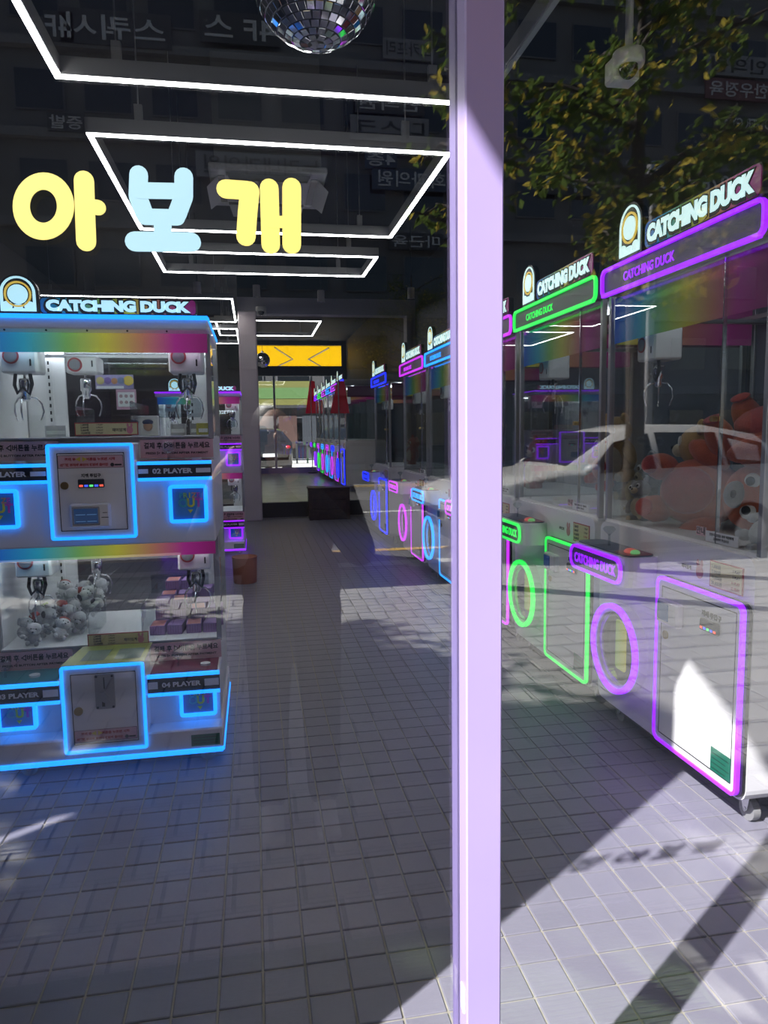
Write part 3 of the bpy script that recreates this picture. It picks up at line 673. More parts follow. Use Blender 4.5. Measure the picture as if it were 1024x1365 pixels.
W0 = washer('violet')
ROWX = 1.676
def place(o, x, y, z, rz): o.location = (x, y, z); o.rotation_euler = (0, 0, rz)
place(W0, ROWX, 1.667, 0, -PI / 2)
tag(W0, 'white washer-style claw machine with violet neon trim, full of orange plush, nearest the front window', 'claw machine', 'washer-style claw machines along the right wall')
def clone_washer(col, x, y, z, label, group):
    c = copy_tree(W0, None, {NEON['violet']: NEON[col]}); place(c, x, y, z, -PI / 2); tag(c, label, None, group); return c
G1 = 'washer-style claw machines along the right wall'
clone_washer('green', ROWX, 2.85, 0, 'white washer-style claw machine with green neon trim next to the violet one', G1)
clone_washer('magenta', ROWX, 4.03, 0, 'white washer-style claw machine with magenta neon trim between the green and cyan ones', G1)
clone_washer('cyan', ROWX, 5.30, 0, 'white washer-style claw machine with cyan neon trim along the right wall', G1)
clone_washer('magenta', ROWX, 6.52, 0, 'white washer-style claw machine with magenta neon trim between the cyan and blue ones', G1)
clone_washer('blue', ROWX, 8.53, 0, 'white washer-style claw machine with blue neon trim standing alone past a gap', G1)
G2 = 'washer-style claw machines on the rear platform'
for k, (c, lb) in enumerate((('blue', 'first washer-style machine on the platform with blue neon trim'), ('magenta', 'platform claw machine with magenta neon trim next to the blue one'), ('cyan', 'platform claw machine with cyan neon trim'),
                             ('magenta', 'platform claw machine with magenta neon trim next to the green one'), ('green', 'platform claw machine with green neon trim'), ('purple', 'platform claw machine with purple neon trim beside the rear window'))):
    clone_washer(c, 1.76, 13.55 + 1.135 * k, .28, lb, G2)
DD = double_deck(); place(DD, -.667, 2.09, 0, 0)
tag(DD, 'white two-storey claw machine with cyan neon trim facing the front window', 'claw machine', 'two-storey claw machines')
D2 = copy_tree(DD, None, {NEON['cyan']: NEON['violet'], SIGNW2: SIGNW2}); place(D2, -.63, 7.70, 0, 0)
tag(D2, 'white two-storey claw machine with violet neon trim behind the terracotta bin', 'claw machine', 'two-storey claw machines')

# ================================================================== WINDOW LETTERING
LY = GY0 - .0012
def px_(x, y): p = at(x, y, 'y', LY); return (p.x, p.z)
VY = mat('vinyl_yellow', (.46, .39, .098), .5); VB = mat('vinyl_blue', (.185, .32, .41), .5)
def stroke(mb, pts, w):
    """fat rounded vinyl stroke through photo points, w pixels wide"""
    q = [Vector((*px_(*p),)) for p in pts]; r = w / 2 * (q[0].x - px_(pts[0][0] - 1, pts[0][1])[0])
    for a, b in zip(q, q[1:]):
        d = (b - a).normalized(); n = Vector((-d.y, d.x)); out = []
        t0 = math.atan2(n.y, n.x)
        out += [(a.x + r * math.cos(t0 + PI * k / 8), a.y + r * math.sin(t0 + PI * k / 8)) for k in range(9)]
        out += [(b.x + r * math.cos(t0 + PI + PI * k / 8), b.y + r * math.sin(t0 + PI + PI * k / 8)) for k in range(9)]
        mb.prism(out, LY - .0004 - .00004 * (len(mb.f) // 20 % 12), LY + .0010)
def letter(name, m, strokes, label, ring_=None):
    mb = MB()
    if ring_:
        cx, cy, rx, ry, t = ring_; n = 40
        o = [px_(cx + rx * math.cos(2 * PI * k / n), cy + ry * math.sin(2 * PI * k / n)) for k in range(n)]
        i = [px_(cx + (rx - t) * math.cos(2 * PI * k / n), cy + (ry - t) * math.sin(2 * PI * k / n)) for k in range(n)]
        mb.ring(o, i, LY - .0006, LY + .0010)
    for pts, w in strokes: stroke(mb, pts, w)
    return tag(mb.build(name, m), label, 'letter', 'vinyl letters on the shop window')
letter('vinyl_letter', VY, [([(112, 241), (115, 322)], 27), ([(115, 274), (131, 277)], 21)], 'yellow vinyl letter 아, a ring beside an upright bar, on the shop window', (58, 275, 41, 45, 23))
letter('vinyl_letter', VB, [([(185, 233), (184, 262), (192, 284)], 25), ([(245, 236), (245, 262), (236, 286)], 25), ([(186, 254), (244, 255)], 22), ([(193, 289), (236, 290)], 22), ([(217, 292), (217, 318)], 24), ([(180, 322), (255, 323)], 27)], 'light blue vinyl letter 보, a cup standing on a wide foot, on the shop window')
letter('vinyl_letter', VY, [([(301, 252), (330, 254)], 25), ([(333, 255), (330, 285), (328, 315)], 26), ([(359, 251), (361, 326)], 25), ([(389, 250), (389, 326)], 25), ([(361, 296), (389, 296)], 16)], 'yellow vinyl letter 개, an angle beside two joined bars, on the shop window')
letter('vinyl_letter', VB, [([(-132, 228), (-130, 268)], 15), ([(-97, 228), (-97, 268)], 15), ([(-130, 248), (-97, 248)], 12), ([(-130, 268), (-97, 268)], 12), ([(-70, 228), (-70, 268)], 15), ([(-36, 228), (-36, 268)], 15), ([(-70, 248), (-36, 248)], 12), ([(-70, 268), (-36, 268)], 12),
       ([(-84, 270), (-84, 290)], 14), ([(-136, 291), (-30, 292)], 15), ([(-116, 304), (-114, 338)], 14), ([(-54, 304), (-54, 338)], 14), ([(-116, 320), (-54, 320)], 11), ([(-114, 338), (-54, 338)], 13)], 'light blue vinyl letter 뽑 of three cup shapes beside the solid shopfront wall')

# ================================================================== CEILING FITTINGS
HUSK = mat('profile_grey', (.28, .28, .28), .4, .5)
def led_frame(x0, x1, y0, y1, z, label, group='rectangular ceiling light frames', zc=CEIL, rods=True, dead=False):
    t = empty('ceiling_light', (x0, y0, z)); tag(t, label, 'ceiling light', group)
    lx, ly, w = x1 - x0, y1 - y0, .034
    for k_, (a, b, c, d) in enumerate(((0, lx, 0, w), (0, lx, ly - w, ly), (0, w, w, ly - w), (lx - w, lx, w, ly - w))):
        p = MB().cham(a, b, c, d, .004, .075, .002).build('light_profile', HUSK, t)
        MB().box(a + .006, b - .006, c + .006, d - .006, -.004, .0045).build('light_strip', mat('led_off', (.35, .35, .33), .4) if dead and k_ == 3 else LED, p)
    if rods:
        for x in (.25, lx - .25):
            for y in (w / 2, ly - w / 2):
                r = MB().cyl((x, y, .075), (x, y, zc - z), .004, 6).build('hanging_rod', ALU, t)
                MB().cham(x - .02, x + .02, y - .012, y + .012, .075, .15, .002).build('rod_clamp', HUSK, r)
    return t
LZ = 2.9
pa, pb, pc = at(70, 104, 'z', LZ), at(113, 177, 'z', LZ), at(515, 317, 'z', LZ)
lx0, lx1 = pb.x, at(607, 199, 'z', LZ).x
led_frame(lx0, lx1, pa.y - 1.75, pa.y, LZ, 'white LED light frame hung beside the large mirror ball', dead=True)
led_frame(lx0, lx1, pb.y, pc.y, LZ, 'white LED light frame hung below the ceiling cassette')
pd, pe = at(350, 338, 'z', LZ), at(350, 366, 'z', LZ)
led_frame(lx0, lx1, pd.y, pe.y, LZ, 'short white LED light frame behind the ceiling cassette')
led_frame(-.6, 1.25, 11.9, 13.9, 3.40, 'white LED light frame in the rear room', zc=CEIL)
for k, y in enumerate((9.6, 12.6)):
    led_frame(-2.9, -.22, y, y + 2.2, 3.35, 'white LED light frame over the left aisle, ' + ('nearer the front' if k == 0 else 'nearer the rear wall'))
# cassette air conditioner
ACZ = 3.3
a0, a1, a2 = at(275, 226, 'z', ACZ), at(440, 230, 'z', ACZ), at(415, 268, 'z', ACZ)
ac = empty('ceiling_air_conditioner', ((a0.x + a1.x) / 2, (a0.y + a2.y) / 2 + .1, ACZ)); tag(ac, 'square white cassette air conditioner hung from the dark ceiling', 'air conditioner')
ACM = mat('ac_white', (.36, .36, .36), .5)
MB().cham(-.42, .42, -.42, .42, .0, .05, .01).build('panel', ACM, ac); MB().box(-.38, .38, -.38, .38, .05, CEIL - ACZ).build('body', mat('ac_body', (.12, .12, .125), .6), ac)
MB().box(-.24, .24, -.24, .24, -.006, .002).build('intake_grille', GREY, ac)
for k in range(4):
    rz = PI / 2 * k
    MB().add([(-.30, -.36, -.002), (.30, -.36, -.002), (.27, -.44, -.075), (-.27, -.44, -.075), (-.30, -.355, .004), (.30, -.355, .004), (.27, -.435, -.069), (-.27, -.435, -.069)], [(0, 1, 2, 3), (4, 7, 6, 5), (0, 4, 5, 1), (1, 5, 6, 2), (2, 6, 7, 3), (3, 7, 4, 0)], mtx=Matrix.Rotation(rz, 4, 'Z')).build('louvre', ACM, ac)
    MB().box(-.30, .30, -.36, -.31, -.004, .002, mtx=Matrix.Rotation(rz, 4, 'Z')).build('air_slot', BLACK, ac)
# mirror balls
MIRR = mat('mirror_glass', (.78, .80, .82), .06, 1.0)
def mirror_ball(c, r, tile, label, detail=True):
    t = empty('mirror_ball', c); tag(t, label, 'mirror ball')
    MB().ell((0, 0, 0), (r - .004, r - .004, r - .004), 28, 16).build('core', mat('ball_core', (.10, .10, .10), .5), t)
    MB().cyl((0, 0, r - .01), (0, 0, r + .03), .022, 14).build('cap', CHROME, t)
    MB().cyl((0, 0, r + .03), (0, 0, CEIL - c[2]), .003, 6).build('hanging_wire', DARK, t)
    me = MB().cham(-tile / 2, tile / 2, -tile / 2, tile / 2, -.0025, .001, .0008).mesh('mirror_tile', MIRR)
    n = int(PI * r / (tile + .0018)); rest = MB(); cnt = 0
    for i in range(n):
        th = -PI / 2 + PI * (i + .5) / n; m = max(1, int(2 * PI * r * math.cos(th) / (tile + .0018)))
        for k in range(m):
            ph = 2 * PI * k / m + .13 * i
            nrm = Vector((math.cos(th) * math.cos(ph), math.cos(th) * math.sin(ph), math.sin(th)))
            q = Vector((0, 0, 1)).rotation_difference(nrm)
            up = (Vector((0, 0, 1)) - nrm * nrm.z); up = up.normalized() if up.length > 1e-4 else Vector((1, 0, 0))
            sd = up.cross(nrm)
            mt = Matrix((( sd.x, up.x, nrm.x, nrm.x * r), (sd.y, up.y, nrm.y, nrm.y * r), (sd.z, up.z, nrm.z, nrm.z * r), (0, 0, 0, 1)))
            mt = mt @ Matrix.Rotation(random.uniform(-.05, .05), 4, 'X') @ Matrix.Rotation(random.uniform(-.05, .05), 4, 'Y')
            if detail and th < .25 and nrm.y < .25 and cnt < 290:
                o = link('mirror_tile', me, t); o.matrix_local = mt; cnt += 1
            else:
                h = tile / 2; rest.add([(-h, -h, .001), (h, -h, .001), (h, h, .001), (-h, h, .001), (-h, -h, -.003), (h, -h, -.003), (h, h, -.003), (-h, h, -.003)], [(0, 1, 2, 3), (0, 4, 5, 1), (1, 5, 6, 2), (2, 6, 7, 3), (3, 7, 4, 0)], mtx=mt)
    o = rest.build('distant_mirror_tile', MIRR, t); o['kind'] = 'stuff'
cb = at(420, -29, 'y', .90)
mirror_ball(cb, .160, .019, 'large mirror ball hanging inside the shop window')
c2 = at(350, 480, 'y', 12.6); mirror_ball(c2, .135, .03, 'small mirror ball hanging in the rear room', False)
# dome cameras
def dome_camera(loc, r, label, drop, back=False):
    t = empty('dome_camera', loc); tag(t, label, 'security camera')
    CW = mat('camera_housing', (.62, .60, .54), .5)
    MB().lathe([(0, .55 * r), (r * .95, .55 * r), (r, .40 * r), (r, -.15 * r), (r * .93, -.3 * r), (r * .6, -.3 * r)], 24).build('housing', CW, t)
    MB().ell((0, 0, -.3 * r), (r * .62, r * .62, r * .75), 16, 10).build('dome', mat('dome_smoke', (.015, .013, .012), .08), t)
    if back: MB().cham(-r * .8, r * 1.0, r * .3, r * 1.7, -.9 * r, .6 * r, .008).build('mount', CW, t)
    if drop: MB().cyl((0, 0, .5 * r), (0, 0, drop), .014, 10).build('drop_pole', CW, t)
p = at(838, 82, 'y', 1.55); dome_camera(p, .058, 'beige dome security camera hung above the violet neon machine', CEIL - p.z, True)
p = at(348, 413, 'y', 10.93); dome_camera(p, .085, 'beige dome security camera on the grey portal pillar', 0, True)
for k, (x, y) in enumerate(((263, 384), (342, 388), (428, 395), (548, 391))):
    p = at(x, y, 'y', 8.2); t = empty('spotlight', p)
    tag(t, 'grey cylinder ceiling spotlight ' + ('over the left aisle', 'in front of the portal pillar', 'in front of the portal opening', 'close to the right-hand machine row')[k], 'spotlight', 'cylinder spotlights')
    MB().cyl((0, 0, -.07), (0, 0, .07), .045, 18).build('can', mat('spot_grey', (.55, .53, .47), .5), t)
    MB().ring(circ(0, 0, .040, 18), circ(0, 0, .030, 18), -.073, -.068, 'xy').build('lens_ring', DARK, t)
    MB().cyl((0, 0, .07), (0, 0, CEIL - p.z), .006, 8).build('stem', DARK, t)

# ================================================================== LOOSE THINGS INSIDE
# terracotta bin
b = at(327, 779, 'z', 0); bt = empty('waste_bin', (b.x, b.y + .11, 0)); tag(bt, 'terracotta coloured round waste bin on the tiled floor', 'bin')
TC = mat('terracotta', (.46, .17, .11), .55, var=.08)
MB().lathe([(0, .005), (.108, .0), (.112, .01), (.120, .245), (.122, .255), (.114, .255), (.108, .05), (.0, .04)], 30).build('body', TC, bt)
MB().lathe([(.1205, .246), (.1245, .25), (.1245, .258), (.113, .258), (.113, .25)], 30).build('rim', TC, bt)
# dark wooden chest in front of the platform
ch = empty('wooden_chest', (1.21, 10.86, 0)); tag(ch, 'dark brown slatted wooden chest in front of the rear platform', 'chest')
WD = mat('dark_wood', (.055, .028, .018), .45, var=.35, vscale=14)
MB().cham(-.33, .33, .02, .42, .0, .50, .006).build('body', WD, ch); MB().cham(-.345, .345, .0, .43, .50, .54, .006).build('lid', WD, ch)
for k in range(3): MB().cham(-.32, .32, .004, .022, .03 + k * .155, .17 + k * .155, .003).build('slat', WD, ch)
for s in (-1, 1): MB().cham(s * .31 - .03, s * .31 + .03, -.002, .01, .0, .5, .003).build('corner_batten', WD, ch)
# plush toys
FUR = {}
def fur(n, c):
    if n not in FUR:
        FUR[n] = mat('fur_' + n, c, .95, var=.12, vscale=40, bump=.6, bscale=180)
        b_ = FUR[n].node_tree.nodes['Principled BSDF']; b_.inputs['Sheen Weight'].default_value = .3
    return FUR[n]
EYEB = mat('eye_black', (.01, .01, .01), .15); EYEW = mat('eye_white', (.8, .8, .78), .4)
def big_plush(loc, rot, s, body, belly, label, group='large plush toys in the washer-style machine', snout=None, eyes=True):
    t = empty('plush_toy', loc); t.rotation_euler = rot; t.scale = (s, s, s); tag(t, label, 'plush toy', group)
    MB().ell((0, 0, 0), (.16, .13, .19), 18, 12).build('body', body, t)
    MB().ell((0, -.01, .26), (.15, .135, .135), 18, 12).build('head', body, t)
    for sx in (-1, 1):
        MB().ell((sx * .115, 0, .375), (.05, .03, .055), 12, 8).build('ear', body, t)
        MB().ell((sx * .17, -.05, .04), (.055, .055, .11), 12, 8, Matrix.Rotation(sx * -.5, 4, 'Y')).build('arm', body, t)
        lg = MB().ell((sx * .10, -.07, -.17), (.065, .11, .065), 12, 8).build('leg', body, t)
        MB().ell((sx * .10, -.172, -.17), (.045, .012, .045), 12, 6).build('paw_pad', belly, lg)
        if eyes:
            e = MB().ell((sx * .065, -.125, .285), (.034, .016, .034), 14, 8).build('eye', EYEW, t)
            MB().ell((sx * .062, -.139, .283), (.020, .006, .020), 12, 6).build('pupil', EYEB, e)
    MB().ell((0, -.10, -.01), (.11, .05, .13), 14, 8).build('belly', belly, t)
    sn = MB().ell((0, -.135, .225), (.06, .045, .045), 14, 8).build('muzzle', snout or belly, t)
    MB().ell((0, -.18, .24), (.018, .01, .012), 10, 6).build('nose', EYEB, sn)
    return t
OR, OB, TAN, CRM, BLK, RED, WHT, GRY = fur('orange', (.55, .10, .025)), fur('coral', (.58, .17, .10)), fur('tan', (.48, .28, .09)), fur('cream', (.62, .50, .34)), fur('black', (.02, .02, .025)), fur('red', (.40, .035, .02)), fur('white', (.62, .62, .62)), fur('grey', (.28, .28, .29))
def pose(face, up):
    """rotation that turns a toy's face (-y) and head (+z) to these directions"""
    Y = -Vector(face).normalized(); Z = Vector(up); Z = (Z - Y * Z.dot(Y)).normalized(); X = Y.cross(Z)
    return Matrix(((X.x, Y.x, Z.x), (X.y, Y.y, Z.y), (X.z, Y.z, Z.z))).to_euler()
big_plush((1.925, 1.80, 1.165), pose((-.85, -.45, .15), (.12, -1, .02)), .95, OR, RED, 'orange plush toy lying on its side against the glass of the violet machine', snout=GRY)
big_plush((2.08, 1.56, 1.395), pose((-.5, -.1, .9), (.25, -1, .05)), .92, OR, RED, 'orange plush toy lying on top of the toy heap')
big_plush((2.06, 2.02, 1.175), pose((-.75, .65, .05), (-.1, .15, 1)), .72, TAN, CRM, 'tan plush toy with cream snout in the violet machine', snout=CRM)
big_plush((2.33, 1.84, 1.28), pose((-.9, -.3, .2), (0, .3, 1)), .80, BLK, WHT, 'black and white plush toy behind the tan one')
big_plush((1.83, 2.12, 1.07), pose((-.9, -.3, .2), (0, .3, 1)), .34, GRY, CRM, 'small grey plush toy sitting low behind the glass of the violet machine')
big_plush((1.80, 1.22, 1.07), pose((-.9, -.3, .2), (.3, -.6, .7)), .34, WHT, WHT, 'small white plush toy squeezed in the corner of the violet machine')
# wrapped toys in the green machine
for k, (x, y, z, c, lb) in enumerate(((1.95, 2.55, 1.30, TAN, 'yellow plush toy in clear wrap in the green machine'), (2.1, 3.0, 1.22, RED, 'dark red plush toy in the green machine'), (2.05, 2.5, 1.12, GRY, 'grey plush toy lying in the green machine'))):
    big_plush((x, y, z), (.2, .4 * k, -1.3), .55, c, CRM if k != 1 else RED, lb, 'plush toys in the green neon machine')
for k, (y, c, lb) in enumerate(((4.1, RED, 'red plush toy in the magenta machine'), (5.4, CRM, 'cream plush toy in the cyan machine'), (8.4, RED, 'red plush toy in the lone blue machine'))):
    big_plush((2.1, y, 1.14), (0, .2, -1.4), .6, c, CRM, lb, 'plush toys in the far machines')

# small white plush dogs heaped in the lower left bay of the cyan two-storey machine
def small_plush(loc, rz, tilt, acc, label):
    t = empty('small_plush', loc); t.rotation_euler = (tilt, random.uniform(-.5, .5), rz); tag(t, label, 'plush toy', 'small white plush dogs in the lower cabinet')
    MB().ell((0, 0, 0), (.030, .027, .030), 12, 8).build('body', WHT, t)
    MB().ell((0, -.008, .043), (.032, .030, .027), 12, 8).ell((0, -.036, .036), (.015, .014, .012), 10, 6).build('head', WHT, t)
    for s in (-1, 1):
        MB().ell((s * .030, 0, .046), (.007, .012, .018), 8, 6).build('ear', acc if acc in (BLK,) else WHT, t)
        MB().ell((s * .028, -.015, -.004), (.009, .018, .009), 8, 6).build('arm', WHT, t)
        MB().ell((s * .018, -.026, -.022), (.011, .018, .011), 8, 6).build('leg', WHT, t)
        MB().ell((s * .011, -.0375, .050), (.0028, .002, .0032), 6, 4).build('eye', EYEB, t)
    if acc not in (WHT, BLK): MB().ell((0, .002, .066), (.026, .025, .012), 10, 6).build('cap', acc, t)
    MB().ell((0, -.050, .038), (.004, .003, .003), 6, 4).build('nose', EYEB, t)
BLU = fur('blue', (.03, .06, .25)); LIM = fur('lime', (.35, .5, .12))
accs = [(RED, 'small white plush dog with a red cap in the heap'), (BLK, 'small white plush dog with black ears in the heap'), (WHT, 'small plain white plush dog in the heap'), (BLU, 'small white plush dog with a blue cap in the heap'), (LIM, 'small white plush dog with a lime cap in the heap')]
pick = [2, 0, 2, 1, 2, 0, 1, 2, 4, 0, 2, 2, 3, 1, 2, 0, 2, 1, 2, 2, 0, 2, 1, 2, 2, 0, 2, 2]
k = 0
rp = random.Random(3)
for layer, n, y0, y1, x0, x1 in ((0, 13, 2.36, 2.84, -1.08, -.80), (1, 9, 2.45, 2.84, -1.02, -.80), (2, 6, 2.60, 2.86, -.98, -.80)):
    for i in range(n):
        fy = i / n; x = rp.uniform(x0, x1); y = y0 + (y1 - y0) * fy
        a, lb = accs[pick[k % len(pick)]]; k += 1
        lb = lb.replace(' in the heap', (', bottom of the heap', ', middle of the heap', ', top of the heap')[layer] + (' near the front glass', ' halfway back', ' near the rear pane')[min(2, int(fy * 3))])
        small_plush((x, y, .545 + .045 * layer + .05 * fy), rp.uniform(-1.2, 1.2), rp.uniform(-.5, .9), a, lb)
# stacked lilac prize boxes in the lower right bay
LIL = mat('lilac_card', (.30, .17, .40), .5); LIL2 = mat('lilac_check', (.20, .10, .28), .5); CORL = mat('coral_card', (.50, .16, .14), .5)
def prize_box(x, y, z, l, w, h, rz, top, label):
    t = empty('prize_box', (x, y, z), rz); tag(t, label, 'box', 'lilac prize boxes in the lower cabinet')
    MB().cham(-w / 2, w / 2, -l / 2, l / 2, 0, h, .0012).build('carton', LIL, t)
    MB().box(-w / 2 + .004, w / 2 - .004, -l / 2 + .004, l / 2 - .004, h, h + .0006).build('lid_print', top, t)
    g = MB()
    for i in range(5): g.box(-w / 2 + .003 + i * (w - .01) / 5, -w / 2 + .006 + i * (w - .01) / 5, -l / 2 - .0006, -l / 2, .006, h - .004)
    g.build('check_print', LIL2, t)
bx = 0
for row, (y, n, zl) in enumerate(((2.44, 4, 1), (2.56, 4, 3), (2.69, 3, 3), (2.80, 3, 4))):
    for i in range(n):
        for lv in range(zl if i < 2 else max(1, zl - 1)):
            top = (CORL, LIL)[(row + i + lv) % 2]
            prize_box(-.475 + .082 * i + .012 * row, y, .512 + .047 * lv, .105, .068, .045, rp.uniform(-.12, .12), top,
                      ('lilac prize box with coral lid' if top is CORL else 'all lilac prize box') + ', %s column, %s layer, %s row from the glass' % (('first', 'second', 'third', 'fourth')[i], ('bottom', 'second', 'third', 'fourth')[lv], ('first', 'second', 'third', 'fourth')[row]))
# posters and a small figure inside the upper cabinet
pst = tag(MB().box(-.80, -.61, 2.9385, 2.940, 1.692, 1.765).build('poster', mat('poster_violet', (.30, .26, .46), .6)), 'wide colourful poster behind the upper glass of the two-storey machine', 'poster')
for k, (x, z, r, c) in enumerate(((-.775, 1.735, .020, (.5, .42, .15)), (-.738, 1.735, .018, (.14, .08, .26)), (-.705, 1.733, .016, (.55, .25, .10)), (-.672, 1.735, .018, (.15, .20, .32)), (-.635, 1.735, .026, (.62, .45, .06)))):
    MB().prism(circ(x, z, r, 14), 2.9372, 2.9385).build('colour_blob', mat('poster_blob_%d' % k, c, .6), pst)
MB().box(-.795, -.66, 2.9375, 2.9385, 1.694, 1.708).build('print_strip', WINK, pst)
pg = tag(MB().box(-.70, -.60, 2.9365, 2.938, 1.585, 1.69).build('notice_sheet', mat('sheet_pink', (.55, .32, .42), .6)), 'pink notice sheet with a six picture grid under the poster', 'poster')
MB().box(-.692, -.608, 2.9355, 2.9365, 1.60, 1.675).build('white_panel', WINK, pg)
for k in range(6): MB().prism(circ(-.676 + .026 * (k % 3), 1.655 - .032 * (k // 3), .009, 10), 2.9350, 2.9356).build('picture_dot', mat('sheet_dot', (.45, .30, .32), .6), pg)
fg = empty('toy_figure_box', (-.50, 2.62, 1.448)); tag(fg, 'small boxed toy figure with a navy cap in the upper cabinet', 'toy box')
MB().cham(-.045, .045, -.03, .03, 0, .095, .002).build('carton', WINK, fg); MB().ell((0, -.033, .045), (.022, .012, .024), 12, 8).build('figure_head', mat('figure_skin', (.5, .3, .2), .6), fg); MB().ell((0, -.034, .064), (.026, .013, .014), 12, 6).build('figure_cap', mat('navy', (.02, .04, .12), .6), fg)
for k, (x, y, w, c, lb) in enumerate(((-.36, 2.6, .07, (.42, .43, .44), 'pale grey carton on the upper cabinet floor'), (-.27, 2.66, .08, (.34, .35, .36), 'mid grey carton on the upper cabinet floor'), (-.24, 2.5, .05, (.42, .40, .06), 'lime carton on the upper cabinet floor'), (-.95, 2.7, .09, (.5, .5, .52), 'white carton on the upper cabinet floor'))):
    t = empty('prize_carton', (x, y, 1.448), .1 * k); tag(t, lb, 'box')
    MB().cham(-w / 2, w / 2, -.03, .03, 0, .055, .002).build('carton', mat('carton_%d' % k, c, .6), t); MB().box(-w / 2 + .004, w / 2 - .004, -.0306, -.03, .012, .03).build('label_print', WINK, t)

# ================================================================== STREET THINGS (in front of the shop, reflected in the window)
def mpt(px, py, y):
    """real place of something whose reflection shows at a photo pixel; y is its distance in front of the window plane"""
    p = at(px, py, 'y', y + 2 * GY0); return Vector((p.x, -y, p.z))
# folding awning over the shopfront; its side edge draws the slanted shade on the post
AWF = translucent('awning_yellow', (.80, .56, .05), .35)
aw = empty('awning', (1.2, 0, 3.9)); tag(aw, 'yellow fabric awning projecting over the front window', 'awning')
def awning(t, x0, x1, z0, pr, dz, sgn, m):
    MB().add([(x0, 0, z0), (x1, 0, z0), (x1, sgn * pr, z0 - dz), (x0, sgn * pr, z0 - dz), (x0, 0, z0 + .012), (x1, 0, z0 + .012), (x1, sgn * pr, z0 - dz + .012), (x0, sgn * pr, z0 - dz + .012)], [(0, 3, 2, 1), (4, 5, 6, 7), (0, 1, 5, 4), (1, 2, 6, 5), (2, 3, 7, 6), (3, 0, 4, 7)]).build('fabric', m, t)
    MB().cham(x0, x1, sgn * pr - .03, sgn * pr + .03, z0 - dz - .05, z0 - dz + .01, .006).build('front_bar', ALU, t)
    MB().box(x0, x1, sgn * (pr + .005) - .004, sgn * (pr + .005) + .004, z0 - dz - .22, z0 - dz - .04).build('valance', m, t)
    for f in (.25, .75):
        x = x0 + (x1 - x0) * f; d = .5 if f < .5 else -.5
        MB().tube([(x, 0, z0 - .12), (x + d * 1.1, sgn * pr * .5, z0 - dz * .5 - .10), (x, sgn * pr, z0 - dz - .03)], .022, 8).build('folding_arm', ALU, t)
q0, q1 = at(626, 161, 'y', 0), at(649, 200, 'y', 0)
AX0 = -1.3; slope = (q1.z - q0.z) / (q1.x - q0.x)
zm = q0.z + slope * (AX0 - q0.x)                 # height of the awning's side edge at the wall
kk = (-slope * SUN_DIR.x + SUN_DIR.z) / SUN_DIR.y      # its drop per metre of projection
ZAW = min(zm, CEIL + .1)
awning(aw, AX0 - 1.2, 2.6 - 1.2, zm - 3.9, 1.7, kk * 1.7, -1, AWF)

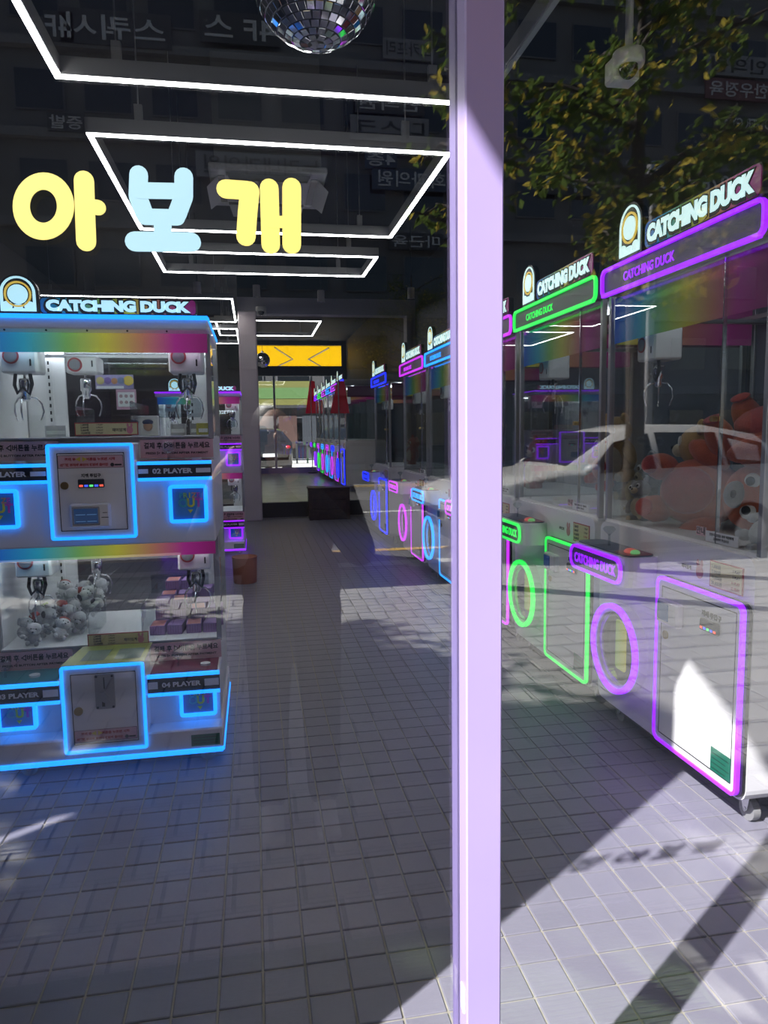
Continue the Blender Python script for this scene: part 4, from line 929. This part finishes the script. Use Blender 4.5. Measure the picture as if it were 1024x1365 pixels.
# white car parked along the kerb
def car(name, loc, rz, paint, label, L=4.35, Wd=1.80, Hh=1.50, suv=0.0):
    t = empty(name, loc, rz); tag(t, label, 'car')
    hw = Wd / 2; s = L / 4.35; h = Hh / 1.5
    st = [(-2.17, .50, .62, .62, .62), (-2.10, .28, .76, .76, .80), (-1.85, .20, .84, .88, .88), (-1.2, .20, .90, .98, .90), (-.85, .20, .94, 1.03, .90), (-.15, .20, .97, 1.44, .90), (.25, .20, .98, 1.50, .90), (1.0, .20, 1.0, 1.49, .90), (1.55, .20, 1.02, 1.40, .89), (1.98, .22, 1.0, 1.02, .86), (2.12, .30, .90, .90, .80), (2.17, .45, .65, .65, .68)]
    v = []; f = []; n = 11
    for (x, zb, zl, zt, w) in st:
        x *= s; zb *= h; zl *= h; zt *= h; w = w / .90 * hw
        wt = w * (.72 if zt > zl + .2 else .92)
        half = [(0, zt), (wt * .6, zt - .005), (wt, zt - .035 * (1 if zt > zl else .5)), (w * .985, zl), (w, (zl + zb) / 2 + .06), (w * .95, zb)]
        sec = [(y, z) for y, z in half] + [(-y, z) for y, z in half[:0:-1]]
        v += [(x, y, z) for y, z in sec]
    n = len(st and [(0)] * 11)
    for i in range(len(st) - 1):
        for k in range(n): f.append((i * n + k, i * n + (k + 1) % n, (i + 1) * n + (k + 1) % n, (i + 1) * n + k))
    f.append(list(range(n))); f.append([(len(st) - 1) * n + k for k in range(n)][::-1])
    b = MB().add(v, f, True); ob = b.build('body', paint, t)
    def interp(x, k):
        for i in range(len(st) - 1):
            if st[i][0] <= x <= st[i + 1][0]:
                u = (x - st[i][0]) / (st[i + 1][0] - st[i][0]); A, B_ = Vector(v[i * n + k]), Vector(v[(i + 1) * n + k]); return A.lerp(B_, u)
    for sd in (1, -1):
        kt, kb = (2, 3) if sd > 0 else (9, 8)
        for xa, xb in ((-.62, .18), (.26, 1.02), (1.08, 1.62)):
            pts = []
            for x, u in ((xa, .06), (xb, .06), (xb, .86), (max(xa, -.25) if xa < -.3 else xa, .86)):
                p0, p1 = interp(x, kb), interp(x, kt); pts.append(p0.lerp(p1, u) + Vector((0, sd * .012, .004)))
            MB().add([tuple(p) for p in pts] + [tuple(p - Vector((0, sd * .02, 0))) for p in pts], [(0, 1, 2, 3), (0, 4, 5, 1), (1, 5, 6, 2), (2, 6, 7, 3), (3, 7, 4, 0)]).build('side_window', DGLASS, t)
        for x in (-1.33 * s, 1.36 * s):
            w = MB().cyl((x, sd * (hw - .20), .32), (x, sd * (hw + .012), .32), .32, 26).build('wheel', mat('tyre', (.02, .02, .02), .8), t)
            MB().cyl((x, sd * (hw), .32), (x, sd * (hw + .02), .32), .20, 20).build('hub', ALU, w)
        MB().ell((-2.05 * s, sd * hw * .68, .68 * h), (.10, .20, .075), 12, 8).build('headlamp', mat('lamp_glass', (.6, .62, .65), .1), t)
        MB().ell((2.10 * s, sd * hw * .74, .86 * h), (.05, .11, .07), 12, 8).build('tail_lamp', mat('tail_red', (.45, .02, .02), .2), t)
        MB().ell((-.62 * s, sd * (hw + .08), 1.02 * h), (.09, .10, .07), 12, 8).build('door_mirror', paint, t)
    for a, b_, nm in ((3.9, 5.1, 'windscreen'), (8.15, 8.85, 'rear_window')):
        i0, i1 = (4, 5) if nm == 'windscreen' else (8, 9)
        P = [Vector(v[i0 * n + 1]) * 1, Vector(v[i0 * n + 10]), Vector(v[i1 * n + 10]), Vector(v[i1 * n + 1])]
        def sp(k, u, wy): 
            A, B_ = Vector(v[i0 * n + k]), Vector(v[i1 * n + k]); r_ = A.lerp(B_, u); return Vector((r_.x, r_.y * wy, r_.z + .012))
        q = [sp(1, .08, 1.35), sp(10, .08, 1.35), sp(10, .92, 1.35), sp(1, .92, 1.35)]
        MB().add([tuple(p) for p in q] + [tuple(p - Vector((0, 0, .02))) for p in q], [(0, 1, 2, 3), (0, 4, 5, 1), (1, 5, 6, 2), (2, 6, 7, 3), (3, 7, 4, 0)]).build(nm, DGLASS, t)
    MB().box(-2.165 * s, -2.12 * s, -hw * .45, hw * .45, .42, .55).build('grille', BLACK, t)
    MB().box(2.12 * s, 2.172 * s, -.26, .26, .62, .74).build('number_plate', WINK, t)
    return t
CARW = mat('car_white', (.56, .56, .545), .25, coat=.6); CARB = mat('car_black', (.012, .013, .014), .2, coat=.8)
car('parked_car', (4.35, -7.35, -.08), 0.0, CARW, 'white car parked along the kerb, reflected in the front window', L=4.5, Wd=1.85, Hh=1.58)

# dark van parked at the kerb on the other side of the person
vn = empty('parked_van', (-1.75, -7.35, -.08)); tag(vn, 'dark grey van parked at the kerb behind the person', 'van')
VM = mat('van_paint', (.022, .023, .027), .35, coat=.4)
prof = [(-2.35, .30), (-2.40, .75), (-2.30, 1.00), (-1.60, 1.12), (-1.05, 1.86), (-.80, 1.96), (2.15, 1.98), (2.32, 1.85), (2.40, .95), (2.38, .32)]
vb = MB()
for i_, (w_, e_) in enumerate(((.90, 0.0),)): vb.prism([(x_, z_) for x_, z_ in prof], -.86, .86)
for sd in (-1, 1): vb.prism([(x_ * .985, .34 + (z_ - .30) * .93) for x_, z_ in prof], sd * .86, sd * .90)
vb.build('body', VM, vn)
for sd in (-1, 1):
    for xa, xb, xc in ((-1.20, -.25, -.80), (-.15, .95, -.15), (1.05, 2.10, 1.05)): MB().prism([(xa, 1.15), (xb, 1.15), (xb, 1.74), (xc, 1.74)], sd * .895, sd * .912).build('side_window', DGLASS, vn)
    for x_ in (-1.5, 1.5):
        w = MB().cyl((x_, sd * .68, .33), (x_, sd * .915, .33), .33, 24).build('wheel', mat('tyre', (.02, .02, .02), .8), vn); MB().cyl((x_, sd * .91, .33), (x_, sd * .925, .33), .20, 18).build('hub', ALU, w)
    MB().ell((-2.34, sd * .66, .86), (.07, .16, .09), 12, 8).build('headlamp', mat('lamp_glass', (.6, .62, .65), .1), vn); MB().ell((2.37, sd * .78, 1.15), (.04, .08, .22), 12, 8).build('tail_lamp', mat('tail_red', (.45, .02, .02), .2), vn)
    MB().ell((-1.15, sd * 1.0, 1.22), (.07, .09, .11), 12, 8).build('door_mirror', VM, vn)
MB().add([(-1.60, -.76, 1.135), (-1.60, .76, 1.135), (-1.08, .70, 1.84), (-1.08, -.70, 1.84), (-1.58, -.76, 1.12), (-1.58, .76, 1.12), (-1.06, .70, 1.83), (-1.06, -.70, 1.83)], [(0, 1, 2, 3), (4, 7, 6, 5), (0, 4, 5, 1), (1, 5, 6, 2), (2, 6, 7, 3), (3, 7, 4, 0)]).build('windscreen', DGLASS, vn)
MB().box(2.385, 2.41, -.26, .26, .62, .74).build('number_plate', WINK, vn)
# trees
BARK = mat('bark', (.06, .05, .042), .9, var=.3, vscale=20, bump=.6, bscale=40)
LEAF = [translucent('leaf_green', (.10, .15, .035), .45), translucent('leaf_yellow', (.42, .34, .06), .5)]
def tree(name, loc, h, crown, label, seed, nleaf=2600, leaf=.07, clear=2.4, group='street trees'):
    rr = random.Random(seed); t = empty(name, loc); tag(t, label, 'tree', group)
    trunk = MB().tube([(0, 0, -.1), (.02, .03, h * .25), (-.03, .02, h * .5), (.03, -.03, h * .8), (0, 0, h * .95)], [.11, .095, .08, .05, .02], 10)
    tips = []
    for k in range(22):
        z = clear + (h - clear) * rr.random() ** .9 * .85; a = rr.uniform(0, 2 * PI); ln = crown * rr.uniform(.55, 1.0) * (1 - .45 * max(0, (z - clear) / (h - clear) - .4))
        p0 = Vector((0, 0, z)); p1 = p0 + Vector((math.cos(a) * ln * .5, math.sin(a) * ln * .5, ln * .22)); p2 = p1 + Vector((math.cos(a + rr.uniform(-.5, .5)) * ln * .5, math.sin(a + rr.uniform(-.5, .5)) * ln * .5, ln * rr.uniform(-.1, .25)))
        trunk.tube([p0, p1, p2], [.035, .02, .006], 6); tips += [(p0, p1, .5), (p1, p2, 1.0)]
        for q in range(2):
            p3 = p1.lerp(p2, rr.random()) ; p4 = p3 + Vector((rr.uniform(-1, 1), rr.uniform(-1, 1), rr.uniform(-.6, .5))) * crown * .28
            trunk.tube([p3, p4], [.010, .003], 5); tips.append((p3, p4, 1.0))
    trunk.build('trunk', BARK, t)
    for mi, m in enumerate(LEAF):
        b = MB()
        for i in range(int(nleaf * (.78, .22)[mi])):
            a, c, wgt = rr.choice(tips); p = a.lerp(c, rr.random() ** .6) + Vector((rr.gauss(0, .10), rr.gauss(0, .10), rr.gauss(-.04, .09))) * (crown / 1.6)
            d = Vector((rr.uniform(-1, 1), rr.uniform(-1, 1), rr.uniform(-1.2, .3))).normalized(); sd = d.orthogonal().normalized(); sd.rotate(Matrix.Rotation(rr.uniform(0, 6.28), 3, d)); nn = d.cross(sd)
            l = leaf * rr.uniform(.7, 1.3); w = l * .26
            b.add([p, p + d * l * .45 + sd * w - nn * w * .3, p + d * l, p + d * l * .45 - sd * w - nn * w * .3, p + d * l * .45], [(0, 1, 4), (1, 2, 4), (2, 3, 4), (3, 0, 4)])
        o = b.build('foliage', m, t); o['kind'] = 'stuff'
tp = mpt(800, 560, 5.6)
tree('street_tree', (tp.x + .35, -5.6, 0), 6.2, 1.5, 'leafy street tree beside the white car, reflected in the front window', 5, 4200, .11, 2.5)
tree('street_tree', (-4.8, -5.85, 0), 6.3, 2.4, 'broad leafy tree added out of view to shade the left pavement', 8, 17000, .19, 2.5)  # unseen tree, added so its crown keeps sun off the left pavement
tree('street_tree', (-2.9, -4.25, 0), 5.6, 1.05, 'narrow dense tree added out of view to shade the pavement before the window', 31, 7500, .17, 2.9)  # added out of frame; dense crown shades the paving before the window
tree('street_tree', (-4.35, -3.55, 0), 5.4, 1.05, 'small round tree added out of view to shade the paving beside the shopfront', 41, 8500, .17, 2.7)  # another unseen tree, put in to shade the ground near the shopfront
tree('street_tree', (5.9, -25.5, 0), 7.5, 2.3, 'leafy tree on the far pavement, reflected in the front window', 11, 2600, .13, 3.2)
tree('street_tree', (2.02, -5.25, 0), 5.6, .75, 'slim young street tree near the kerb, reflected in the front window', 21, 500, .10, 2.9)
# street lamp pole
pl = mpt(868, 400, 8.9); po = empty('street_pole', (pl.x, pl.y, -.08)); tag(po, 'grey steel street pole behind the white car', 'pole')
MB().tube([(0, 0, 0), (0, 0, 5.2)], [.07, .05], 14).build('shaft', mat('galvanised', (.34, .34, .35), .5, .4), po); MB().lathe([(.10, 0), (.10, .25), (.075, .30)], 16).build('base_sleeve', ALU, po); MB().box(-.08, .08, -.06, .06, 5.2, 5.35).build('cap', ALU, po)
# guard rail on the far side of the road
rl = empty('guard_rail', (0, -24.6, -.08)); tag(rl, 'dark steel guard rail along the far side of the road', 'guard rail')
RM = mat('rail_steel', (.05, .055, .06), .5, .3)
MB().box(-20, 30, -.03, .03, .82, .92).build('top_rail', RM, rl); MB().box(-20, 30, -.02, .02, .14, .20).build('bottom_rail', RM, rl)
pm = MB().box(-.06, .06, -.035, .035, 0, .9).mesh('rail_post', RM)
for k in range(50): link('rail_post', pm, rl, (-20 + k * 1.0, 0, 0))
# dark flatbed truck
tk = empty('flatbed_truck', (1.0, -21.5, -.08)); tag(tk, 'black flatbed truck loaded with dark crates on the far lane', 'truck')
TB = mat('truck_black', (.015, .015, .018), .4)
MB().cham(-2.2, 1.9, -.85, .85, .62, .80, .02).build('bed', TB, tk); MB().cham(-3.7, -2.3, -.85, .85, .45, 1.95, .12).build('cab', TB, tk); MB().cham(-2.2, 1.9, -.88, -.82, .80, 1.10, .01).cham(-2.2, 1.9, .82, .88, .80, 1.10, .01).build('bed_side', TB, tk)
for x in (-3.0, 1.35):
    for sd in (-1, 1): MB().cyl((x, sd * .62, .38), (x, sd * .86, .38), .38, 22).build('wheel', mat('tyre', (.02, .02, .02), .8), tk)
for k, (x, z, w) in enumerate(((-1.5, .8, .7), (-.6, .8, .8), (.5, .8, .9), (-.2, 1.35, .7), (.7, 1.35, .5))): 
    c_ = MB().cham(x - w / 2, x + w / 2, -.5, .5, z, z + .55, .02).build('crate', mat('crate_dark', (.03, .03, .033), .6), tk)
MB().cham(-3.6, -3.0, -.86, -.84, 1.15, 1.75, .005).cham(-3.6, -3.0, .84, .86, 1.15, 1.75, .005).build('side_window', DGLASS, tk)

# facade across the street with signs
FY = -31.0
def building(name, x0, x1, floors, fh, y, m, label, signs, colw=2.6, depth=10):
    t = empty(name, (0, y, 0)); tag(t, label, 'building')
    H = floors * fh + .8
    MB().box(x0, x1, -depth, 0, 0, H).build('wall', m, t)
    MB().box(x0 - .1, x1 + .1, -.1, .25, H - .5, H).build('parapet', m, t)
    wf = MB().box(-.95, .95, -.05, .05, 0, 1.6).mesh('window', mat('facade_frame', (.10, .10, .11), .5)); wg = MB().box(-.88, .88, .05, .06, .07, 1.53).mesh('pane', DGLASS)
    nb = int((x1 - x0 - .6) / colw)
    for fl in range(floors):
        MB().box(x0 - .05, x1 + .05, -.05, .35, fl * fh + fh - .35, fl * fh + fh).build('floor_band', mat('facade_band', (.16, .16, .165), .7, var=.15), t)
        for k in range(nb):
            w = link('window', wf, t, (x0 + .8 + colw * (k + .5), .02, fl * fh + .75)); link('pane', wg, w)
    for (txt, px, py, w_, h_, mb, mt) in signs:
        c = mpt(px, py, -y - .4); xr = c.x
        b = MB().box(xr - w_ / 2, xr + w_ / 2, .30, .42, c.z - h_ / 2, c.z + h_ / 2).build('sign_board', mb, t)
        if txt: link('lettering', text_mesh(txt, 1, mt, .01, .01, (w_ * .88, h_ * .72)), b, (xr, .435, c.z), (PI / 2, 0, PI))
    return t
FM = mat('facade_grey', (.13, .13, .135), .8, var=.2, vscale=.6); SB1 = mat('sign_grey', (.22, .22, .23), .6); SB2 = mat('sign_dark', (.05, .05, .055), .6); SB3 = mat('sign_navy', (.04, .06, .10), .6); SBR = mat('sign_maroon', (.14, .05, .05), .6)
SW = mat('sign_letter', (.55, .55, .55), .6)
S = [('스쿼시', 155, 38, 4.2, 1.3, SB2, SW), ('4F', 78, 35, 1.1, 1.1, SB2, SW), ('4F 스', 320, 38, 3.2, 1.2, SB2, SW), ('오카프리', 545, 66, 2.2, .8, SB1, INK), ('한의원', 520, 137, 3.0, .9, SB2, SW), ('디스크', 520, 172, 3.4, 1.0, SB1, INK), ('4층', 508, 212, 1.4, .8, SB3, SW), ('누리내과의원', 350, 222, 5.4, 1.0, SB1, INK),
     ('이화과의원', 560, 240, 4.2, .9, SB3, SW), ('증발', 88, 163, 1.4, .7, SB2, SW), ('마근육', 555, 322, 2.4, .7, SB2, SW), ('276-7275', 925, 243, 4.0, 1.0, SB2, SW), ('인의원', 985, 88, 3.2, .9, SB1, INK), ('한우정육', 985, 120, 3.4, .9, SBR, SW), ('POWER GYM', 1000, 165, 3.0, .6, SB2, SW), ('카페', 760, 246, 2.6, .9, SB2, SW), ('동물병원', 900, 300, 4.4, 1.0, SB3, SW)]
building('office_building', -10.0, 34, 7, 3.4, FY, FM, 'grey office building with many sign boards across the street', S)
building('apartment_tower', -34, -20.3, 11, 2.9, -62, mat('tower_grey', (.22, .22, .23), .8), 'distant apartment tower behind the office building', [], 2.4)

# ribbed green doormat outside the window
mt_ = empty('doormat', (.2, -.40, 0)); tag(mt_, 'dark green ribbed rubber doormat outside the front window', 'doormat')
GM = mat('mat_green', (.09, .13, .075), .8, var=.25, vscale=25)
MB().cham(-1.0, .9, -.36, .36, .002, .010, .002).build('backing', GM, mt_)
rb = MB()
for k in range(44): rb.box(-.98, .88, -.35 + k * .016, -.342 + k * .016, .010, .014)
rb.build('ribs', GM, mt_)

# ================================================================== STREET BEHIND THE REAR WINDOW
struct(MB().box(-30, 40, RY1 + .12, 60, -.3, .0).build('rear_street', mat('rear_asphalt', (.42, .41, .38), .85, var=.12, vscale=3)))
ra = empty('awning', (1.3, RY1 + .12, 4.02)); tag(ra, 'yellow fabric awning outside the rear transom window', 'awning')
awning(ra, -1.4, 1.75, .02, 1.5, .55, 1, translucent('awning_yellow_rear', (.97, .74, .02), .65))
car('parked_car', (.05, 27.0, 0), -1.35, CARB, 'black car parked outside the rear window', L=4.6, Wd=1.85, Hh=1.65)
rb2 = building('rear_shop_building', -14, 22, 3, 3.2, 0, mat('rear_facade', (.05, .05, .052), .8), 'dark shop building across the rear street', [], 2.6, 8)
rb2.location = (6, 40, 0); rb2.rotation_euler = (0, 0, PI)
YG = mat('yellow_green_sign', (.13, .13, .03), .6)
sg = MB().box(2.6, 6.4, .30, .45, 3.0, 4.3).build('sign_board', YG, rb2)
MB().box(2.9, 6.1, .45, .47, 3.35, 3.95).build('sign_band', mat('sign_green', (.08, .16, .05), .6), sg)
for k in range(6): MB().box(1.0 + k * 1.3, 2.0 + k * 1.3, .30, .40, .6 + .2 * (k % 2), 2.4).build('shop_poster', mat('rear_poster_%d' % (k % 3), ((.10, .10, .10), (.03, .035, .045), (.06, .03, .025))[k % 3], .6), rb2)
rr_ = empty('guard_rail', (3.5, 33.5, 0)); tag(rr_, 'dark steel guard rail across the rear street', 'guard rail')
MB().box(-3, 4, -.03, .03, .95, 1.05).box(-3, 4, -.03, .03, .15, .22).build('rails', RM, rr_)
for k in range(15): MB().box(-3 + k * .5 - .04, -3 + k * .5 + .04, -.03, .03, 0, 1.0).build('rail_post', RM, rr_)
# red feather flags by the rear window
for k, (px, py, y, lb) in enumerate(((413, 470, 20.0, 'red banner flag hanging beside the rear window'), (450, 470, 12.55, 'red banner flag hanging above the platform machines'))):
    p = at(px, py, 'y', y); t = empty('banner_flag', (p.x, y, .28)); tag(t, lb, 'flag', 'red banner flags in the rear room')
    zt, zb = at(px, 508, 'y', y).z - .28, at(px, 551 - 0 * k, 'y', y).z - .28
    MB().cyl((0, 0, 0), (0, 0, zt + .1), .012, 8).build('pole', ALU, t)
    w = .22; MB().add([(-.02, 0, zt), (.12, .02, zt), (.20, -.02, zb), (-.16, .02, zb), (-.02, .006, zt), (.12, .026, zt), (.20, -.014, zb), (-.16, .026, zb)], [(0, 1, 2, 3), (4, 7, 6, 5), (0, 4, 5, 1), (1, 5, 6, 2), (2, 6, 7, 3), (3, 7, 4, 0)]).build('cloth', translucent('flag_red', (.80, .05, .09), .5), t)
    MB().cyl((0, 0, 0), (0, 0, .03), .14, 18).build('foot', DARK, t)

# ================================================================== THE PERSON TAKING THE PICTURE (stands behind the phone, reflected in the window)
def capsule(mb, a, b, r0, r1, n=14):
    a, b = Vector(a), Vector(b); d = (b - a); L = d.length; t = d / L if L > 1e-6 else Vector((0, 0, 1))
    pts, rad = [], []
    for k in range(5): an = PI / 2 * (1 - k / 4); pts.append(a - t * r0 * math.sin(an)); rad.append(max(r0 * math.cos(an), .0004))
    for k in range(5): an = PI / 2 * k / 4; pts.append(b + t * r1 * math.sin(an)); rad.append(max(r1 * math.cos(an), .0004))
    mb.tube(pts, rad, n)
def remesh(mb, voxel, name, m, parent, smooth=6):
    o = mb.build('tmp', None); md = o.modifiers.new('r', 'REMESH'); md.mode = 'VOXEL'; md.voxel_size = voxel; md.use_smooth_shade = True
    sm = o.modifiers.new('s', 'SMOOTH'); sm.iterations = smooth; sm.factor = .5
    dg = bpy.context.evaluated_depsgraph_get(); me = bpy.data.meshes.new_from_object(o.evaluated_get(dg)); old = o.data
    bpy.data.objects.remove(o); bpy.data.meshes.remove(old)
    me.materials.clear(); me.materials.append(m); me.polygons.foreach_set('use_smooth', [True] * len(me.polygons))
    return link(name, me, parent)
PB = Vector((.12, -1.47, 0))
pr = empty('person', PB); tag(pr, 'person in dark jacket and trousers holding up a phone, reflected in the window', 'person')
SK = mat('skin', (.42, .25, .18), .55, var=.06, vscale=15); JK = mat('jacket_black', (.022, .022, .026), .8, var=.2, vscale=12); TR = mat('trousers_dark', (.03, .03, .036), .85); HR = mat('hair_black', (.012, .010, .009), .5); SH = mat('shoe_white', (.5, .5, .48), .6)
def L_(x, y, z): return Vector((x, y, z)) - PB        # world point to the person's own frame
HC = L_(.075, -1.42, 1.445)
sh = {1: L_(.285, -1.47, 1.255), -1: L_(-.05, -1.47, 1.255)}; el = {1: L_(.36, -1.37, 1.03), -1: L_(-.20, -1.33, 1.05)}; wr = {1: L_(.092, -1.115, 1.345), -1: L_(-.098, -1.115, 1.335)}
body = MB()
body.ell(HC, (.072, .090, .105), 20, 14); body.ell(HC + Vector((0, .045, -.055)), (.050, .050, .050), 14, 10)
body.ell(HC + Vector((0, .092, -.012)), (.011, .018, .022), 10, 8)                                   # nose
for s_ in (-1, 1): body.ell(HC + Vector((s_ * .074, -.005, -.005)), (.010, .020, .030), 10, 8)           # ears
capsule(body, HC + Vector((.01, -.02, -.08)), L_(.115, -1.465, 1.25), .048, .055)
body.ell(L_(.117, -1.47, 1.12), (.150, .085, .20), 20, 14); body.ell(L_(.12, -1.47, .92), (.150, .095, .15), 20, 14)
for s_ in (-1, 1):
    capsule(body, sh[s_], el[s_], .050, .040); capsule(body, el[s_], wr[s_], .040, .026)
    hip = L_(.12 + s_ * .085, -1.47, .84); kn = L_(.12 + s_ * .095, -1.45, .46); an = L_(.12 + s_ * .10, -1.48, .08)
    capsule(body, hip, kn, .080, .055); capsule(body, kn, an, .055, .036); capsule(body, an - Vector((0, .02, .035)), an + Vector((0, .15, -.045)), .040, .030)
    # palm and five fingers closing on the phone edge
    w0 = wr[s_]; pm_ = L_(s_ * .066, -1.093, 1.372)
    capsule(body, w0, pm_, .026, .024)
    for k in range(4):
        kz = 1.352 + .0165 * k; ln = (.85, .98, 1.0, .92)[k]
        a0 = L_(s_ * .071, -1.084, kz); a1 = L_(s_ * .060, -1.058, kz + .006); a2 = L_(s_ * (.060 - .026 * ln), -1.0565, kz + .010)
        capsule(body, pm_ + Vector((0, 0, (k - 1.5) * .013)), a0, .0105, .0085, 10); capsule(body, a0, a1, .0085, .0080, 10); capsule(body, a1, a2, .0080, .0070, 10)
    capsule(body, pm_ + Vector((0, -.012, .008)), L_(s_ * .050, -1.100, 1.398), .011, .009, 10); capsule(body, L_(s_ * .050, -1.100, 1.398), L_(s_ * .024, -1.092, 1.410), .009, .0075, 10)
remesh(body, .0055, 'body', SK, pr, 4)
jk = MB()
jk.ell(L_(.117, -1.47, 1.12), (.175, .110, .21), 20, 14); jk.ell(L_(.12, -1.47, .90), (.185, .120, .19), 20, 14); capsule(jk, L_(.03, -1.47, 1.245), L_(.205, -1.47, 1.245), .072, .072); capsule(jk, L_(.115, -1.46, 1.25), L_(.112, -1.455, 1.31), .075, .062)
for s_ in (-1, 1): capsule(jk, sh[s_], el[s_], .070, .058); capsule(jk, el[s_], el[s_].lerp(wr[s_], .86), .058, .038)
remesh(jk, .009, 'jacket', JK, pr)
tr_ = MB()
for s_ in (-1, 1):
    capsule(tr_, L_(.12 + s_ * .085, -1.47, .82), L_(.12 + s_ * .095, -1.45, .46), .098, .075); capsule(tr_, L_(.12 + s_ * .095, -1.45, .46), L_(.12 + s_ * .10, -1.48, .10), .075, .062)
remesh(tr_, .010, 'trousers', TR, pr)
hr = MB(); hr.ell(HC + Vector((0, -.022, .022)), (.086, .092, .104), 20, 14); hr.ell(HC + Vector((0, -.06, -.06)), (.075, .050, .10), 16, 10)
remesh(hr, .007, 'hair', HR, pr)
for s_ in (-1, 1):
    e = MB().ell(HC + Vector((s_ * .028, .082, .008)), (.011, .006, .007), 10, 6).build('eye', EYEW, pr); MB().ell(HC + Vector((s_ * .028, .0875, .007)), (.005, .002, .005), 8, 5).build('iris', EYEB, e)
    an = L_(.12 + s_ * .10, -1.48, .08); sm_ = MB(); capsule(sm_, an - Vector((0, .03, .035)), an + Vector((0, .16, -.040)), .046, .038); sm_.cham(an.x - .045, an.x + .045, an.y - .08, an.y + .20, -.0005, .022, .006); remesh(sm_, .008, 'shoe', SH, pr)
MB().ell(HC + Vector((0, .088, -.050)), (.022, .008, .006), 12, 6).build('mouth', mat('lips', (.35, .12, .11), .5), pr)
# the phone, just behind the lens
ph = empty('smartphone', (0, -1.074, 1.395)); tag(ph, 'black smartphone held up in both hands by the person', 'phone')
MB().prism(rrect(-.041, .041, -.085, .078, .010), -.0045, .0045).build('body', BLACK, ph); MB().prism(rrect(-.038, .038, -.081, .074, .008), -.0056, -.0045).build('screen', SCREEN, ph)
